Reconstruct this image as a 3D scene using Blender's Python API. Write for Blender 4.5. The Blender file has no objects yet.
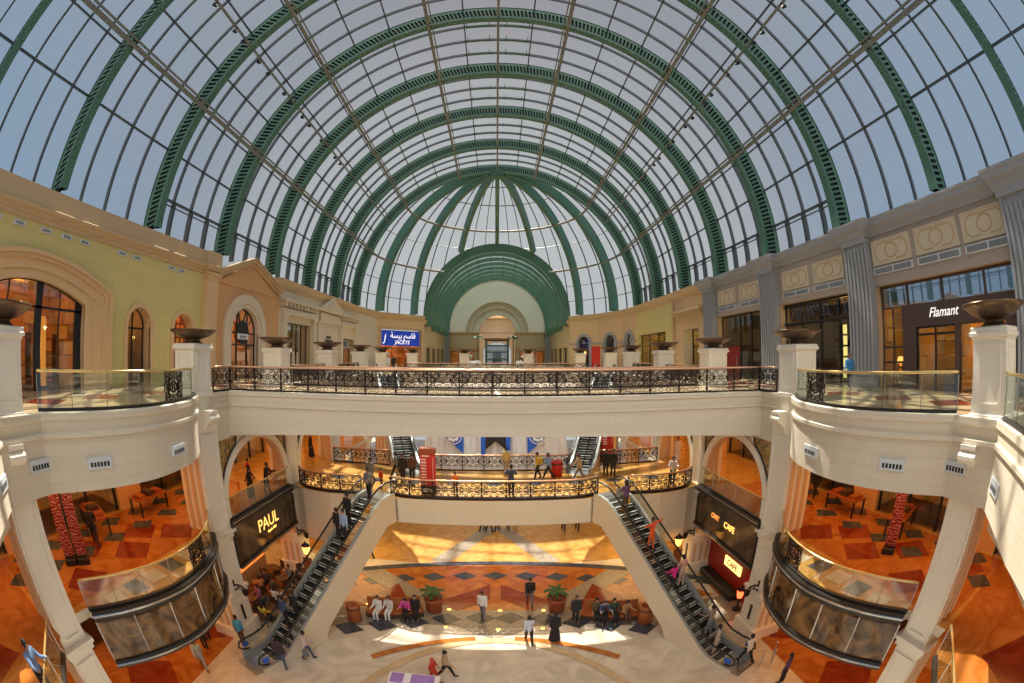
import bpy, math, random
from mathutils import Vector, Matrix
random.seed(7)
C = bpy.context.scene.collection
S = bpy.context.scene
PI = math.pi
ZM, ZG = -5.8, -11.6          # middle and ground floor levels (upper floor is z = 0)

# ------------------------------------------------------------------ materials
MATS = {}
def mat(name, col, rough=0.5, metal=0.0, var=0.0, scale=4.0, emit=None, estr=0.0, bump=0.0, spec=None, coords='Object'):
    if name in MATS: return MATS[name]
    m = bpy.data.materials.new(name); m.use_nodes = True
    nt = m.node_tree; b = nt.nodes['Principled BSDF']
    b.inputs['Base Color'].default_value = (*col, 1); b.inputs['Roughness'].default_value = rough
    b.inputs['Metallic'].default_value = metal
    if spec is not None: b.inputs['Specular IOR Level'].default_value = spec
    if var > 0 or bump > 0:
        tc = nt.nodes.new('ShaderNodeTexCoord'); nz = nt.nodes.new('ShaderNodeTexNoise')
        nz.inputs['Scale'].default_value = scale; nz.inputs['Detail'].default_value = 5
        nt.links.new(tc.outputs[coords], nz.inputs['Vector'])
        if var > 0:
            mx = nt.nodes.new('ShaderNodeMix'); mx.data_type = 'RGBA'
            mx.inputs['A'].default_value = (*[max(0, c*(1-var)) for c in col], 1)
            mx.inputs['B'].default_value = (*[min(1, c*(1+var)) for c in col], 1)
            nt.links.new(nz.outputs['Fac'], mx.inputs['Factor']); nt.links.new(mx.outputs['Result'], b.inputs['Base Color'])
        if bump > 0:
            bp = nt.nodes.new('ShaderNodeBump'); bp.inputs['Strength'].default_value = bump
            nt.links.new(nz.outputs['Fac'], bp.inputs['Height']); nt.links.new(bp.outputs['Normal'], b.inputs['Normal'])
    if emit:
        b.inputs['Emission Color'].default_value = (*emit, 1); b.inputs['Emission Strength'].default_value = estr
    MATS[name] = m; return m

def glass(name, tint, gloss=0.08, rough=0.02, fres=0.35):
    if name in MATS: return MATS[name]
    m = bpy.data.materials.new(name); m.use_nodes = True; nt = m.node_tree; nt.nodes.clear()
    o = nt.nodes.new('ShaderNodeOutputMaterial'); t = nt.nodes.new('ShaderNodeBsdfTransparent'); g = nt.nodes.new('ShaderNodeBsdfGlossy')
    mx = nt.nodes.new('ShaderNodeMixShader'); t.inputs['Color'].default_value = (*tint, 1); g.inputs['Roughness'].default_value = rough
    g.inputs['Color'].default_value = (.9, .95, 1, 1)
    lw = nt.nodes.new('ShaderNodeLayerWeight'); lw.inputs['Blend'].default_value = 0.25
    ma = nt.nodes.new('ShaderNodeMath'); ma.operation = 'MULTIPLY_ADD'; ma.inputs[1].default_value = fres; ma.inputs[2].default_value = gloss
    nt.links.new(lw.outputs['Fresnel'], ma.inputs[0]); nt.links.new(ma.outputs[0], mx.inputs[0])
    nt.links.new(t.outputs[0], mx.inputs[1]); nt.links.new(g.outputs[0], mx.inputs[2]); nt.links.new(mx.outputs[0], o.inputs['Surface'])
    MATS[name] = m; return m

def tiled(name, col, joint, sx, sz, rough=0.55, var=0.06, axis='XZ'):
    """stone cladding with thin joints on vertical faces"""
    if name in MATS: return MATS[name]
    m = mat(name, col, rough); nt = m.node_tree; b = nt.nodes['Principled BSDF']
    tc = nt.nodes.new('ShaderNodeTexCoord'); sp = nt.nodes.new('ShaderNodeSeparateXYZ'); nt.links.new(tc.outputs['Object'], sp.inputs[0])
    ad = nt.nodes.new('ShaderNodeMath'); ad.operation = 'ADD'
    nt.links.new(sp.outputs['X'], ad.inputs[0]); nt.links.new(sp.outputs['Y'], ad.inputs[1])
    cb = nt.nodes.new('ShaderNodeCombineXYZ'); nt.links.new(ad.outputs[0], cb.inputs['X']); nt.links.new(sp.outputs['Z'], cb.inputs['Y'])
    br = nt.nodes.new('ShaderNodeTexBrick'); nt.links.new(cb.outputs[0], br.inputs['Vector'])
    br.inputs['Scale'].default_value = 1.0; br.inputs['Brick Width'].default_value = sx; br.inputs['Row Height'].default_value = sz
    br.inputs['Mortar Size'].default_value = 0.012; br.inputs['Mortar Smooth'].default_value = 0.3
    br.inputs['Color1'].default_value = (*[c*(1-var) for c in col], 1); br.inputs['Color2'].default_value = (*[min(1, c*(1+var)) for c in col], 1)
    br.inputs['Mortar'].default_value = (*joint, 1)
    nt.links.new(br.outputs['Color'], b.inputs['Base Color']); return m

def marble(name, c1, c2, rough=0.2, scale=1.2, dist=2.5, grid=None):
    if name in MATS: return MATS[name]
    m = mat(name, c1, rough); nt = m.node_tree; b = nt.nodes['Principled BSDF']
    tc = nt.nodes.new('ShaderNodeTexCoord'); nz = nt.nodes.new('ShaderNodeTexNoise')
    nz.inputs['Scale'].default_value = scale; nz.inputs['Detail'].default_value = 8; nz.inputs['Distortion'].default_value = dist
    nt.links.new(tc.outputs['Object'], nz.inputs['Vector'])
    cr = nt.nodes.new('ShaderNodeValToRGB'); cr.color_ramp.elements[0].position = 0.35; cr.color_ramp.elements[1].position = 0.65
    cr.color_ramp.elements[0].color = (*c1, 1); cr.color_ramp.elements[1].color = (*c2, 1)
    nt.links.new(nz.outputs['Fac'], cr.inputs[0]); nt.links.new(cr.outputs[0], b.inputs['Base Color']); return m

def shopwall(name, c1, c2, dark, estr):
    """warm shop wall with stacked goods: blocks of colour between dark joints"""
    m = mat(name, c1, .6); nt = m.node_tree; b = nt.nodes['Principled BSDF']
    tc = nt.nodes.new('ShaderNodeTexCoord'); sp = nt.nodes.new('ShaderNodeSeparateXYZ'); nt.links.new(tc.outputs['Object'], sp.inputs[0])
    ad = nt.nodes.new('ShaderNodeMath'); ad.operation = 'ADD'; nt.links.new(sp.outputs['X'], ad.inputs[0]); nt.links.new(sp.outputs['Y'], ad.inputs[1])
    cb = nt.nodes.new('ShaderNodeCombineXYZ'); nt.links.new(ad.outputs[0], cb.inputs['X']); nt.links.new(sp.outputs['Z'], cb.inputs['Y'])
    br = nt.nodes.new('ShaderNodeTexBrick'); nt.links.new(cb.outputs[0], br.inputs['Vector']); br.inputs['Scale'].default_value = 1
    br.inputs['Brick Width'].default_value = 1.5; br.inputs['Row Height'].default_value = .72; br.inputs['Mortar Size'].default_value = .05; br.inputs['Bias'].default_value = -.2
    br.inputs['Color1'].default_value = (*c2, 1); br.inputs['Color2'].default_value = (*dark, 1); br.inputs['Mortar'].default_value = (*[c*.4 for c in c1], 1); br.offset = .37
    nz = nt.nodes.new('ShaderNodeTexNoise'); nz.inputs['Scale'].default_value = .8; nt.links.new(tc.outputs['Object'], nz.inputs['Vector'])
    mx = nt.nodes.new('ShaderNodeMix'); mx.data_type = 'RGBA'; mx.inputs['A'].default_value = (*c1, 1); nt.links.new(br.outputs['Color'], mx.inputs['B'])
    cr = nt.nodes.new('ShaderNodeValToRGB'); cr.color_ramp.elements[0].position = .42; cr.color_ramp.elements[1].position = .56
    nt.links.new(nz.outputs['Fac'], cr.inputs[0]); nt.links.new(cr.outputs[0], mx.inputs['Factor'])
    nt.links.new(mx.outputs['Result'], b.inputs['Base Color']); nt.links.new(mx.outputs['Result'], b.inputs['Emission Color']); b.inputs['Emission Strength'].default_value = estr  # wall emission stands in for light from shop lamps
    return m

def mosaic(name):
    m = mat(name, (.3, .2, .05), 0.4); nt = m.node_tree; b = nt.nodes['Principled BSDF']
    tc = nt.nodes.new('ShaderNodeTexCoord'); vo = nt.nodes.new('ShaderNodeTexVoronoi'); vo.inputs['Scale'].default_value = 9
    nt.links.new(tc.outputs['Object'], vo.inputs['Vector'])
    cr = nt.nodes.new('ShaderNodeValToRGB'); cr.color_ramp.interpolation = 'CONSTANT'
    e = cr.color_ramp.elements; e[0].position = 0; e[0].color = (.40, .26, .06, 1); e[1].position = .3; e[1].color = (.20, .17, .05, 1)
    for p, c in ((.5, (.36, .14, .04, 1)), (.7, (.06, .08, .05, 1)), (.8, (.42, .30, .10, 1))):
        q = e.new(p); q.color = c
    sp = nt.nodes.new('ShaderNodeSeparateColor'); nt.links.new(vo.outputs['Color'], sp.inputs[0])
    nt.links.new(sp.outputs[0], cr.inputs[0]); nt.links.new(cr.outputs[0], b.inputs['Base Color']); return m

CREAM = (.70, .61, .46)
M = dict(
 cream = mat('cream_plaster', CREAM, .5, var=.05, scale=2),
 creamtile = tiled('cream_stone_tile', (.70, .62, .48), (.62, .54, .41), 2.4, .36, var=.02),
 white = mat('ivory_stone', (.86, .80, .67), .45, var=.04, scale=3),
 yellow = tiled('pale_yellow_block', (.66, .57, .23), (.55, .46, .18), 1.0, .62, var=.02),
 peach = mat('peach_plaster', (.66, .38, .17), .6, var=.05),
 peachl = mat('light_peach_plaster', (.70, .48, .26), .6, var=.05),
 tan = mat('tan_stone', (.58, .42, .24), .6, var=.06),
 taupe = mat('taupe_panel', (.42, .36, .31), .6, var=.04),
 bluegrey = mat('blue_grey_stone', (.34, .36, .38), .5, var=.05),
 relief = mat('relief_plaster', (.66, .58, .42), .55, var=.05),
 green = mat('green_painted_steel', (.075, .185, .125), .45, var=.08, scale=1.5),
 greend = mat('dark_green_steel', (.045, .12, .075), .5),
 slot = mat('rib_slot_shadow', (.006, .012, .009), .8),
 bar = mat('glazing_bar_steel', (.075, .09, .10), .5),
 purlin = mat('purlin_steel', (.20, .21, .17), .5),
 iron = mat('dark_bronze_iron', (.035, .022, .018), .4, .6),
 copper = mat('copper_handrail', (.62, .36, .22), .28, .7),
 brass = mat('brass_handrail', (.75, .55, .22), .25, .8),
 bronze = mat('bronze_bowl', (.14, .085, .05), .33, .75, var=.3, scale=2),
 deck = mat('escalator_deck_grey', (.36, .38, .37), .45, .3),
 chrome = mat('brushed_steel', (.55, .57, .57), .25, .9),
 black = mat('black_matte', (.012, .012, .013), .5),
 rubber = mat('black_rubber', (.01, .01, .01), .35),
 darkframe = mat('dark_metal_frame', (.05, .045, .04), .35, .5),
 stepdark = mat('escalator_step_dark', (.03, .034, .034), .4, .5),
 stepedge = mat('escalator_edge_highlight', (.62, .66, .62), .4, .2),  # pale nosing bands that also paint in the steps' white highlights
 vent = mat('white_vent_metal', (.62, .66, .68), .45),
 ventd = mat('vent_dark', (.02, .02, .02), .8),
 ventg = mat('vent_grey', (.22, .25, .27), .6),
 wood = mat('dark_wood', (.07, .035, .018), .4, var=.2),
 redwood = mat('orange_brown_wood', (.32, .085, .02), .4, var=.15, scale=3),
 brownpanel = mat('brown_fascia_panel', (.085, .055, .045), .5, var=.1),
 reddoor = mat('red_painted_panel', (.30, .012, .010), .4),
 red = mat('bright_red', (.55, .02, .012), .45),
 orange = shopwall('orange_wall_glow', (.70, .22, .025), (.85, .40, .07), (.12, .03, .01), .22),
 ochre = shopwall('ochre_wall_glow', (.55, .33, .05), (.70, .50, .12), (.10, .06, .02), .10),
 whitep = mat('white_paint', (.8, .8, .8), .5),
 blue = mat('royal_blue_board', (.012, .05, .42), .4, emit=(.01, .06, .5), estr=.35),
 blued = mat('blue_fabric', (.02, .13, .62), .7),
 fabric = mat('white_tent_fabric', (.80, .81, .80), .8, var=.1, scale=1),
 leaf = mat('palm_leaf', (.035, .09, .02), .5, var=.4),
 trunk = mat('palm_trunk', (.16, .09, .04), .8, var=.3),
 terracotta = mat('terracotta', (.30, .07, .025), .5, var=.2),
 mosaic = mosaic('mosaic_tile'),
 marbledark = marble('brown_marble_cladding', (.035, .016, .007), (.28, .14, .045), .08, .55, 3.5),  # marble veining made amber to paint in golden reflections
 glasstunnel = glass('tunnel_glass', (.74, .84, .80), .0, .05, .05),
 glassrail = glass('balustrade_glass', (.86, .90, .86), .06),
 glassroof = glass('roof_glass', (.97, .98, 1.0), .0, .05, .015),
 glassdark = glass('shop_glass', (.62, .66, .66), .12),
 glassmirror = glass('reflective_shop_glass', (.25, .28, .30), .45),
 # floors
 fcream = marble('cream_marble_floor', (.52, .45, .35), (.68, .61, .50), .16, .5),
 fgold = marble('golden_marble_floor', (.42, .22, .05), (.56, .33, .10), .14, .6),
 forange = marble('orange_marble_floor', (.33, .095, .014), (.48, .18, .04), .13, .6),
 fred = marble('red_marble_floor', (.17, .02, .008), (.25, .04, .014), .14, .8),
 fgrey = marble('grey_granite_floor', (.20, .17, .13), (.36, .31, .24), .25, 9, 0),
 fslate = marble('slate_floor', (.035, .042, .055), (.07, .08, .10), .2, 1),
 ftan = marble('tan_marble_floor', (.50, .36, .20), (.62, .48, .30), .16, .6),
)
def emitmat(name, col, s): return mat(name, col, .5, emit=col, estr=s)
M['glow'] = emitmat('warm_lamp_glow', (1, .38, .08), 3.5)
M['glowred'] = emitmat('red_lantern_glow', (1, .10, .03), 4)
M['glowtext'] = emitmat('sign_letter_glow', (1, .60, .14), 1.5)
M['glowtext2'] = emitmat('dim_letter_glow', (.8, .3, .06), 1.2)
M['signglass'] = marble('bronze_sign_glass', (.035, .025, .018), (.13, .085, .04), .12, .35, 3)  # golden brown mottling puts reflections into the panel colour
M['glowwhite'] = emitmat('white_letter_glow', (1, .95, .9), .9)
M['glowyel'] = emitmat('yellow_panel_glow', (1, .8, .25), 1.6)

# ------------------------------------------------------------------ mesh builder
class MB:
    def __init__(s): s.v = []; s.f = []; s.m = []
    def add(s, vs, fs, m=0):
        o = len(s.v); s.v += [tuple(p) for p in vs]
        for f in fs: s.f.append(tuple(i+o for i in f)); s.m.append(m)
        return s
    def hexa(s, p, m=0):   # 8 points: bottom 4 ccw, top 4 ccw
        return s.add(p, [(3, 2, 1, 0), (4, 5, 6, 7), (0, 1, 5, 4), (1, 2, 6, 5), (2, 3, 7, 6), (3, 0, 4, 7)], m)
    def box(s, x0, x1, y0, y1, z0, z1, m=0):
        x0, x1 = min(x0, x1), max(x0, x1); y0, y1 = min(y0, y1), max(y0, y1)
        return s.hexa([(x0, y0, z0), (x1, y0, z0), (x1, y1, z0), (x0, y1, z0), (x0, y0, z1), (x1, y0, z1), (x1, y1, z1), (x0, y1, z1)], m)
    def bevbox(s, x0, x1, y0, y1, z0, z1, b=.02, m=0):
        x0, x1 = min(x0, x1), max(x0, x1); y0, y1 = min(y0, y1), max(y0, y1)
        P = [(x0+b, y0), (x1-b, y0), (x1, y0+b), (x1, y1-b), (x1-b, y1), (x0+b, y1), (x0, y1-b), (x0, y0+b)]
        Q = [(x0+2*b, y0+b), (x1-2*b, y0+b), (x1-b, y0+2*b), (x1-b, y1-2*b), (x1-2*b, y1-b), (x0+2*b, y1-b), (x0+b, y1-2*b), (x0+b, y0+2*b)]
        v = [(*p, z0) for p in P]+[(*p, z1-b) for p in P]+[(*p, z1) for p in Q]
        f = [tuple(range(7, -1, -1)), tuple(range(16, 24))]
        for k in range(8):
            n = (k+1) % 8; f += [(k, n, 8+n, 8+k), (8+k, 8+n, 16+n, 16+k)]
        return s.add(v, f, m)
    def prism(s, poly, z0, z1, m=0, mside=None):
        n = len(poly); v = [(*p, z0) for p in poly]+[(*p, z1) for p in poly]
        s.add(v, [tuple(range(n-1, -1, -1)), tuple(range(n, 2*n))], m)
        s.add(v, [(k, (k+1) % n, n+(k+1) % n, n+k) for k in range(n)], m if mside is None else mside)
        return s
    def flat(s, poly, z, m=0): return s.add([(*p, z) for p in poly], [tuple(range(len(poly)))], m)
    def lathe(s, prof, cx=0, cy=0, cz=0, n=20, m=0, cap=True, sq=False):
        v = []; f = []
        for r, z in prof:
            for k in range(n):
                a = 2*PI*(k+.5)/n; v.append((cx+r*math.cos(a), cy+r*math.sin(a), cz+z))
        for j in range(len(prof)-1):
            for k in range(n):
                a, b = j*n+k, j*n+(k+1) % n; f.append((a, b, b+n, a+n))
        if cap:
            f.append(tuple(range(n-1, -1, -1))); o = (len(prof)-1)*n; f.append(tuple(range(o, o+n)))
        return s.add(v, f, m)
    def ring4(s, u0, u1, z0, z1, w, k0, k1, ax='y', m=0):   # rectangular picture frame in one piece
        P = [(u0, z0), (u1, z0), (u1, z1), (u0, z1)]; Q = [(u0+w, z0+w), (u1-w, z0+w), (u1-w, z1-w), (u0+w, z1-w)]
        T = (lambda u, z, k: (u, k, z)) if ax == 'y' else (lambda u, z, k: (k, u, z))
        v = [T(*p, k0) for p in P]+[T(*p, k0) for p in Q]+[T(*p, k1) for p in P]+[T(*p, k1) for p in Q]; f = []
        for i in range(4):
            j = (i+1) % 4; f += [(i, j, 4+j, 4+i), (8+i, 12+i, 12+j, 8+j), (i, 8+i, 8+j, j), (4+i, 4+j, 12+j, 12+i)]
        return s.add(v, f, m)
    def tube(s, pts, r, n=6, m=0, closed=False):
        pts = [Vector(p) for p in pts]; N = len(pts); v = []; f = []
        up0 = None
        for i in range(N):
            a = pts[(i-1) % N] if (closed or i > 0) else pts[i]; b = pts[(i+1) % N] if (closed or i < N-1) else pts[i]
            t = (b-a).normalized(); ref = Vector((0, 0, 1)) if abs(t.z) < .95 else Vector((0, 1, 0))
            if up0 is not None and abs(t.dot(up0)) < .95: ref = up0
            x = t.cross(ref).normalized(); u = x.cross(t).normalized(); up0 = u
            rr = r[i] if isinstance(r, (list, tuple)) else r
            for k in range(n):
                q = 2*PI*(k+.5)/n; v.append(tuple(pts[i]+x*rr*math.cos(q)+u*rr*math.sin(q)))
        for i in range(N if closed else N-1):
            j = (i+1) % N
            for k in range(n): f.append((i*n+k, i*n+(k+1) % n, j*n+(k+1) % n, j*n+k))
        if not closed: f += [tuple(range(n-1, -1, -1)), tuple(range((N-1)*n, N*n))]
        return s.add(v, f, m)
    def sweep(s, path, prof, m=0, side=1, closed=False, caps=True, ms=None):
        """profile (n, z) carried along a plan path (x, y[, z]); n is measured to the left of travel times side"""
        P = [Vector((p[0], p[1], p[2] if len(p) > 2 else 0)) for p in path]; N = len(P); v = []; f = []; fm = []; K = len(prof)
        for i in range(N):
            d1 = (P[i]-P[i-1]) if (closed or i > 0) else (P[1]-P[0]); d2 = (P[(i+1) % N]-P[i]) if (closed or i < N-1) else d1
            d1 = Vector((d1.x, d1.y)).normalized(); d2 = Vector((d2.x, d2.y)).normalized()
            n1 = Vector((-d1.y, d1.x)); n2 = Vector((-d2.y, d2.x)); nn = n1+n2
            if nn.length < 1e-4: nn = n1
            nn.normalize(); k = 1/max(.35, nn.dot(n1))
            for a, z in prof: v.append((P[i].x+nn.x*a*k*side, P[i].y+nn.y*a*k*side, P[i].z+z))
        for i in range(N if closed else N-1):
            j = (i+1) % N
            for k in range(K-1): f.append((i*K+k, i*K+k+1, j*K+k+1, j*K+k)); fm.append(m if ms is None else ms[k])
        o = len(s.v); s.v += v
        for q, w in zip(f, fm): s.f.append(tuple(i+o for i in q)); s.m.append(w)
        if caps and not closed and K > 2:
            s.f.append(tuple(o+k for k in range(K))); s.m.append(m); s.f.append(tuple(o+(N-1)*K+k for k in range(K-1, -1, -1))); s.m.append(m)
        return s
    def sphere(s, cx, cy, cz, rx, ry, rz, n=12, k=8, m=0):
        prof = [(math.sin(PI*i/k), -math.cos(PI*i/k)) for i in range(k+1)]
        v = []; f = []
        for r, z in prof:
            for q in range(n):
                a = 2*PI*q/n; v.append((cx+rx*max(r, .001)*math.cos(a), cy+ry*max(r, .001)*math.sin(a), cz+rz*z))
        for j in range(k):
            for q in range(n): f.append((j*n+q, j*n+(q+1) % n, (j+1)*n+(q+1) % n, (j+1)*n+q))
        return s.add(v, f, m)
    def mesh(s, name, mats, smooth=False):
        me = bpy.data.meshes.new(name); me.from_pydata(s.v, [], s.f)
        for x in (mats if isinstance(mats, (list, tuple)) else [mats]): me.materials.append(x)
        if any(s.m): me.polygons.foreach_set('material_index', s.m)
        if smooth: me.polygons.foreach_set('use_smooth', [True]*len(s.f))
        me.update(); return me

def link(name, me, parent=None, world=True):
    o = bpy.data.objects.new(name, me); C.objects.link(o)
    if parent is not None:
        o.parent = parent
        if world: o.matrix_parent_inverse = parent.matrix_basis.inverted()
    return o
def obj(name, mb, mats, parent=None, smooth=False, world=True): return link(name, mb.mesh(name, mats, smooth), parent, world)
def tag(o, label=None, cat=None, group=None, kind=None):
    if label: o['label'] = label
    if cat: o['category'] = cat
    if group: o['group'] = group
    if kind: o['kind'] = kind
    return o
def thing(name, label, cat, loc=(0, 0, 0), rz=0, group=None):
    o = bpy.data.objects.new(name, None); C.objects.link(o); o.empty_display_size = .2
    o.matrix_basis = Matrix.Translation(loc) @ Matrix.Rotation(rz, 4, 'Z')
    return tag(o, label, cat, group)
def struct(name, mb, mats, parent=None, smooth=False):
    o = obj(name, mb, mats, parent, smooth); o['kind'] = 'structure'; return o
def copy_tree(o, parent=None):
    c = o.copy(); C.objects.link(c)
    if parent is not None: c.parent = parent
    for ch in list(o.children): copy_tree(ch, c)
    return c
def place(o, loc, rz=0): o.matrix_basis = Matrix.Translation(loc) @ Matrix.Rotation(rz, 4, 'Z')
def light(name, kind, loc, power, col=(1, 1, 1), size=1, size_y=None, rot=None, spot=None):
    d = bpy.data.lights.new(name, kind); d.energy = power; d.color = col
    if kind == 'AREA':
        d.size = size
        if size_y: d.shape = 'RECTANGLE'; d.size_y = size_y
    elif kind == 'SUN': d.angle = size
    else: d.shadow_soft_size = size
    o = bpy.data.objects.new(name, d); C.objects.link(o); o.location = loc
    if rot: o.rotation_euler = rot
    return o
def mir(pts, s): return [(s*p[0],)+tuple(p[1:]) for p in pts]
def resample(path, step):
    P = [Vector(p[:2]) for p in path]; L = [0]
    for a, b in zip(P, P[1:]): L.append(L[-1]+(b-a).length)
    n = max(1, round(L[-1]/step)); out = []
    for k in range(n+1):
        t = L[-1]*k/n; i = 0
        while i < len(P)-2 and L[i+1] < t: i += 1
        d = L[i+1]-L[i]; out.append(tuple(P[i].lerp(P[i+1], (t-L[i])/d if d else 0)))
    return out
def smooth_path(path, n=6):
    """Catmull-Rom through plan points"""
    P = [Vector(p[:2]) for p in path]; out = []
    for i in range(len(P)-1):
        a, b, c, d = P[max(i-1, 0)], P[i], P[i+1], P[min(i+2, len(P)-1)]
        for k in range(n):
            t = k/n; out.append(tuple(.5*((2*b)+(-a+c)*t+(2*a-5*b+4*c-d)*t*t+(-a+3*b-3*c+d)*t**3)))
    out.append(tuple(P[-1])); return out
def side(s): return 'left' if s < 0 else 'right'
# ================================================================== CEILING: glazed barrel vault, half dome, rear tunnel
ZC, RI, RO, RG = 8.2, 17.72, 18.98, 19.05
ceil = bpy.data.objects.new('ceiling', None); C.objects.link(ceil); ceil['kind'] = 'structure'; ceil.location = (0, 23, ZC)
def cpart(name, mb, mats, smooth=False):
    o = obj(name, mb, mats, ceil, smooth); o['kind'] = 'structure'; return o
def rib(fmap, p0, p1, nseg, ri, ro, w, slots=True):
    """box rib; fmap(r, phi, off) -> point; face at off=-w carries the slots"""
    mb = MB(); A = [p0+(p1-p0)*k/nseg for k in range(nseg+1)]
    def strip(ra, oa, rb, ob, m, s0=0, s1=1, step=1):
        vs = []; fs = []
        for k in range(nseg):
            a = A[k]+(A[k+1]-A[k])*s0; b = A[k]+(A[k+1]-A[k])*s1
            o = len(vs); vs += [fmap(ra, a, oa), fmap(rb, a, ob), fmap(rb, b, ob), fmap(ra, b, oa)]; fs.append((o, o+1, o+2, o+3))
        mb.add(vs, fs, m)
    h = ro-ri
    def slant(ra, rb, o):
        vs = []; fs = []
        for k in range(nseg):
            w = A[k+1]-A[k]; q = len(vs); vs += [fmap(ra, A[k], o), fmap(rb, A[k]+w*.5, o), fmap(rb, A[k]+w*.92, o), fmap(ra, A[k]+w*.42, o)]; fs.append((q, q+1, q+2, q+3))
        mb.add(vs, fs, 0)
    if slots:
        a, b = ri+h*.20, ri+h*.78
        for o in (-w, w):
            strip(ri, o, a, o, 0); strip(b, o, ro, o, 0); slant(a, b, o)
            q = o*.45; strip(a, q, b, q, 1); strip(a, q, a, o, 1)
    else:
        strip(ri, -w, ro, -w, 0); strip(ri, w, ro, w, 0)
    strip(ri, -w-.06, ri, w+.06, 0); strip(ri-.05, -w-.06, ri, -w-.06, 0); strip(ri-.05, w+.06, ri, w+.06, 0); strip(ri-.05, -w-.06, ri-.05, w+.06, 0)
    strip(ro, -w-.06, ro, w+.06, 0)
    return mb
RIBY = [-5.5, 2.0]+[8.37+7.37*k for k in range(0, 7)]
YD = RIBY[-1]                      # the half dome starts at the last rib
for y in RIBY:
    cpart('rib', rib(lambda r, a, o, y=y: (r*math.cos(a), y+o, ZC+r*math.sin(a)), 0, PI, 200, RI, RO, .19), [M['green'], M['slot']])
def arcbar(y, w, r0, r1, a0, a1, n=48):
    mb = MB(); vs = []; fs = []
    for k in range(n+1):
        a = a0+(a1-a0)*k/n; c, s = math.cos(a), math.sin(a)
        for r, o in ((r0, -w), (r0, w), (r1, w), (r1, -w)): vs.append((r*c, y+o, ZC+r*s))
    for k in range(n):
        for q in range(4): fs.append((k*4+q, k*4+(q+1) % 4, k*4+4+(q+1) % 4, k*4+4+q))
    return mb.add(vs, fs)
for y0, y1 in zip(RIBY, RIBY[1:]):
    for k in (1, 2, 3):
        y = y0+(y1-y0)*k/4+.05
        cpart('glazing_bar', arcbar(y, .06, RG-.26, RG-.02, 0, PI), M['bar'])
    n = 60; g = MB(); vs = []; fs = []
    for k in range(n+1):
        a = PI*k/n
        for y in (y0, y1): vs.append((RG*math.cos(a), y, ZC+RG*math.sin(a)))
    for k in range(n): fs.append((2*k, 2*k+1, 2*k+3, 2*k+2))
    cpart('glass_pane', g.add(vs, fs), M['glassroof'], True)
    if y0 > 15:                    # opening lights low down, and at the crown
        lw = MB()
        for s in (0, 1):
            for k in range(1, 4):
                y = y0+(y1-y0)*k/4
                p = [((RG-.35)*math.cos(q if not s else PI-q), (RG-.35)*math.sin(q)) for q in (0, .055, .11)]
                for (xa, za), (xb, zb) in zip(p, p[1:]):
                    lw.hexa([(xa-.1, y-.1, ZC+za), (xa+.1, y-.1, ZC+za), (xa+.1, y+.1, ZC+za), (xa-.1, y+.1, ZC+za), (xb-.1, y-.1, ZC+zb), (xb+.1, y-.1, ZC+zb), (xb+.1, y+.1, ZC+zb), (xb-.1, y+.1, ZC+zb)])
            q = .11; x = (RG-.3)*math.cos(q if not s else PI-q); z = ZC+(RG-.3)*math.sin(q); lw.box(x-.1, x+.1, y0+.3, y1-.3, z-.06, z+.06)
            q = .095; x = (RG-.3)*math.cos(q if not s else PI-q); z = ZC+(RG-.3)*math.sin(q); lw.box(x-.04, x+.04, y0+.3, y1-.3, z-.03, z+.03)
        cpart('window_mullion', lw, M['bar'])
        cv = MB()
        for k in range(1, 4):
            y = y0+(y1-y0)*k/4+.05
            for a0, a1 in ((1.428, 1.55), (1.592, 1.714)):
                b = arcbar(y-.12, .09, RG-.32, RG-.2, a0, a1, 6); cv.add(b.v, b.f)
                for a in (a0+.015, a1-.015):
                    b = arcbar(y-.45, .3, RG-.36, RG-.32, a, a+.003, 1); cv.add(b.v, b.f)
        cpart('crown_vent_frame', cv, M['greend'])
def purlin(deg, w, h, mname='bar', r=RG-.05, name='purlin'):
    for s in (0, 1):
        if deg == 90 and s: continue
        a = math.radians(deg if not s else 180-deg); c, q = math.cos(a), math.sin(a); mb = MB(); v = []
        for y in (RIBY[0], YD):
            for rr, o in ((r-h, -w), (r-h, w), (r, w), (r, -w)): v.append((rr*c-o*q, y, ZC+rr*q+o*c))
        mb.add(v, [(0, 1, 5, 4), (1, 2, 6, 5), (2, 3, 7, 6), (3, 0, 4, 7), (3, 2, 1, 0), (4, 5, 6, 7)])
        cpart(name, mb, M[mname])
for d in (14.3, 31, 39.8, 56.5, 65): purlin(d, .05, .16)
for d in (23, 47.5, 73.5):
    purlin(d, .12, .10, 'purlin', RI-.1); purlin(d+.9, .04, .2, 'purlin', RI-.05); purlin(d, .04, .15)
purlin(37.5, .07, .12, 'purlin', RI+.1, 'lighting_rail'); purlin(82, .05, .14); purlin(90, .09, .16, 'purlin', RI+.2); purlin(90, .05, .2)
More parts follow.
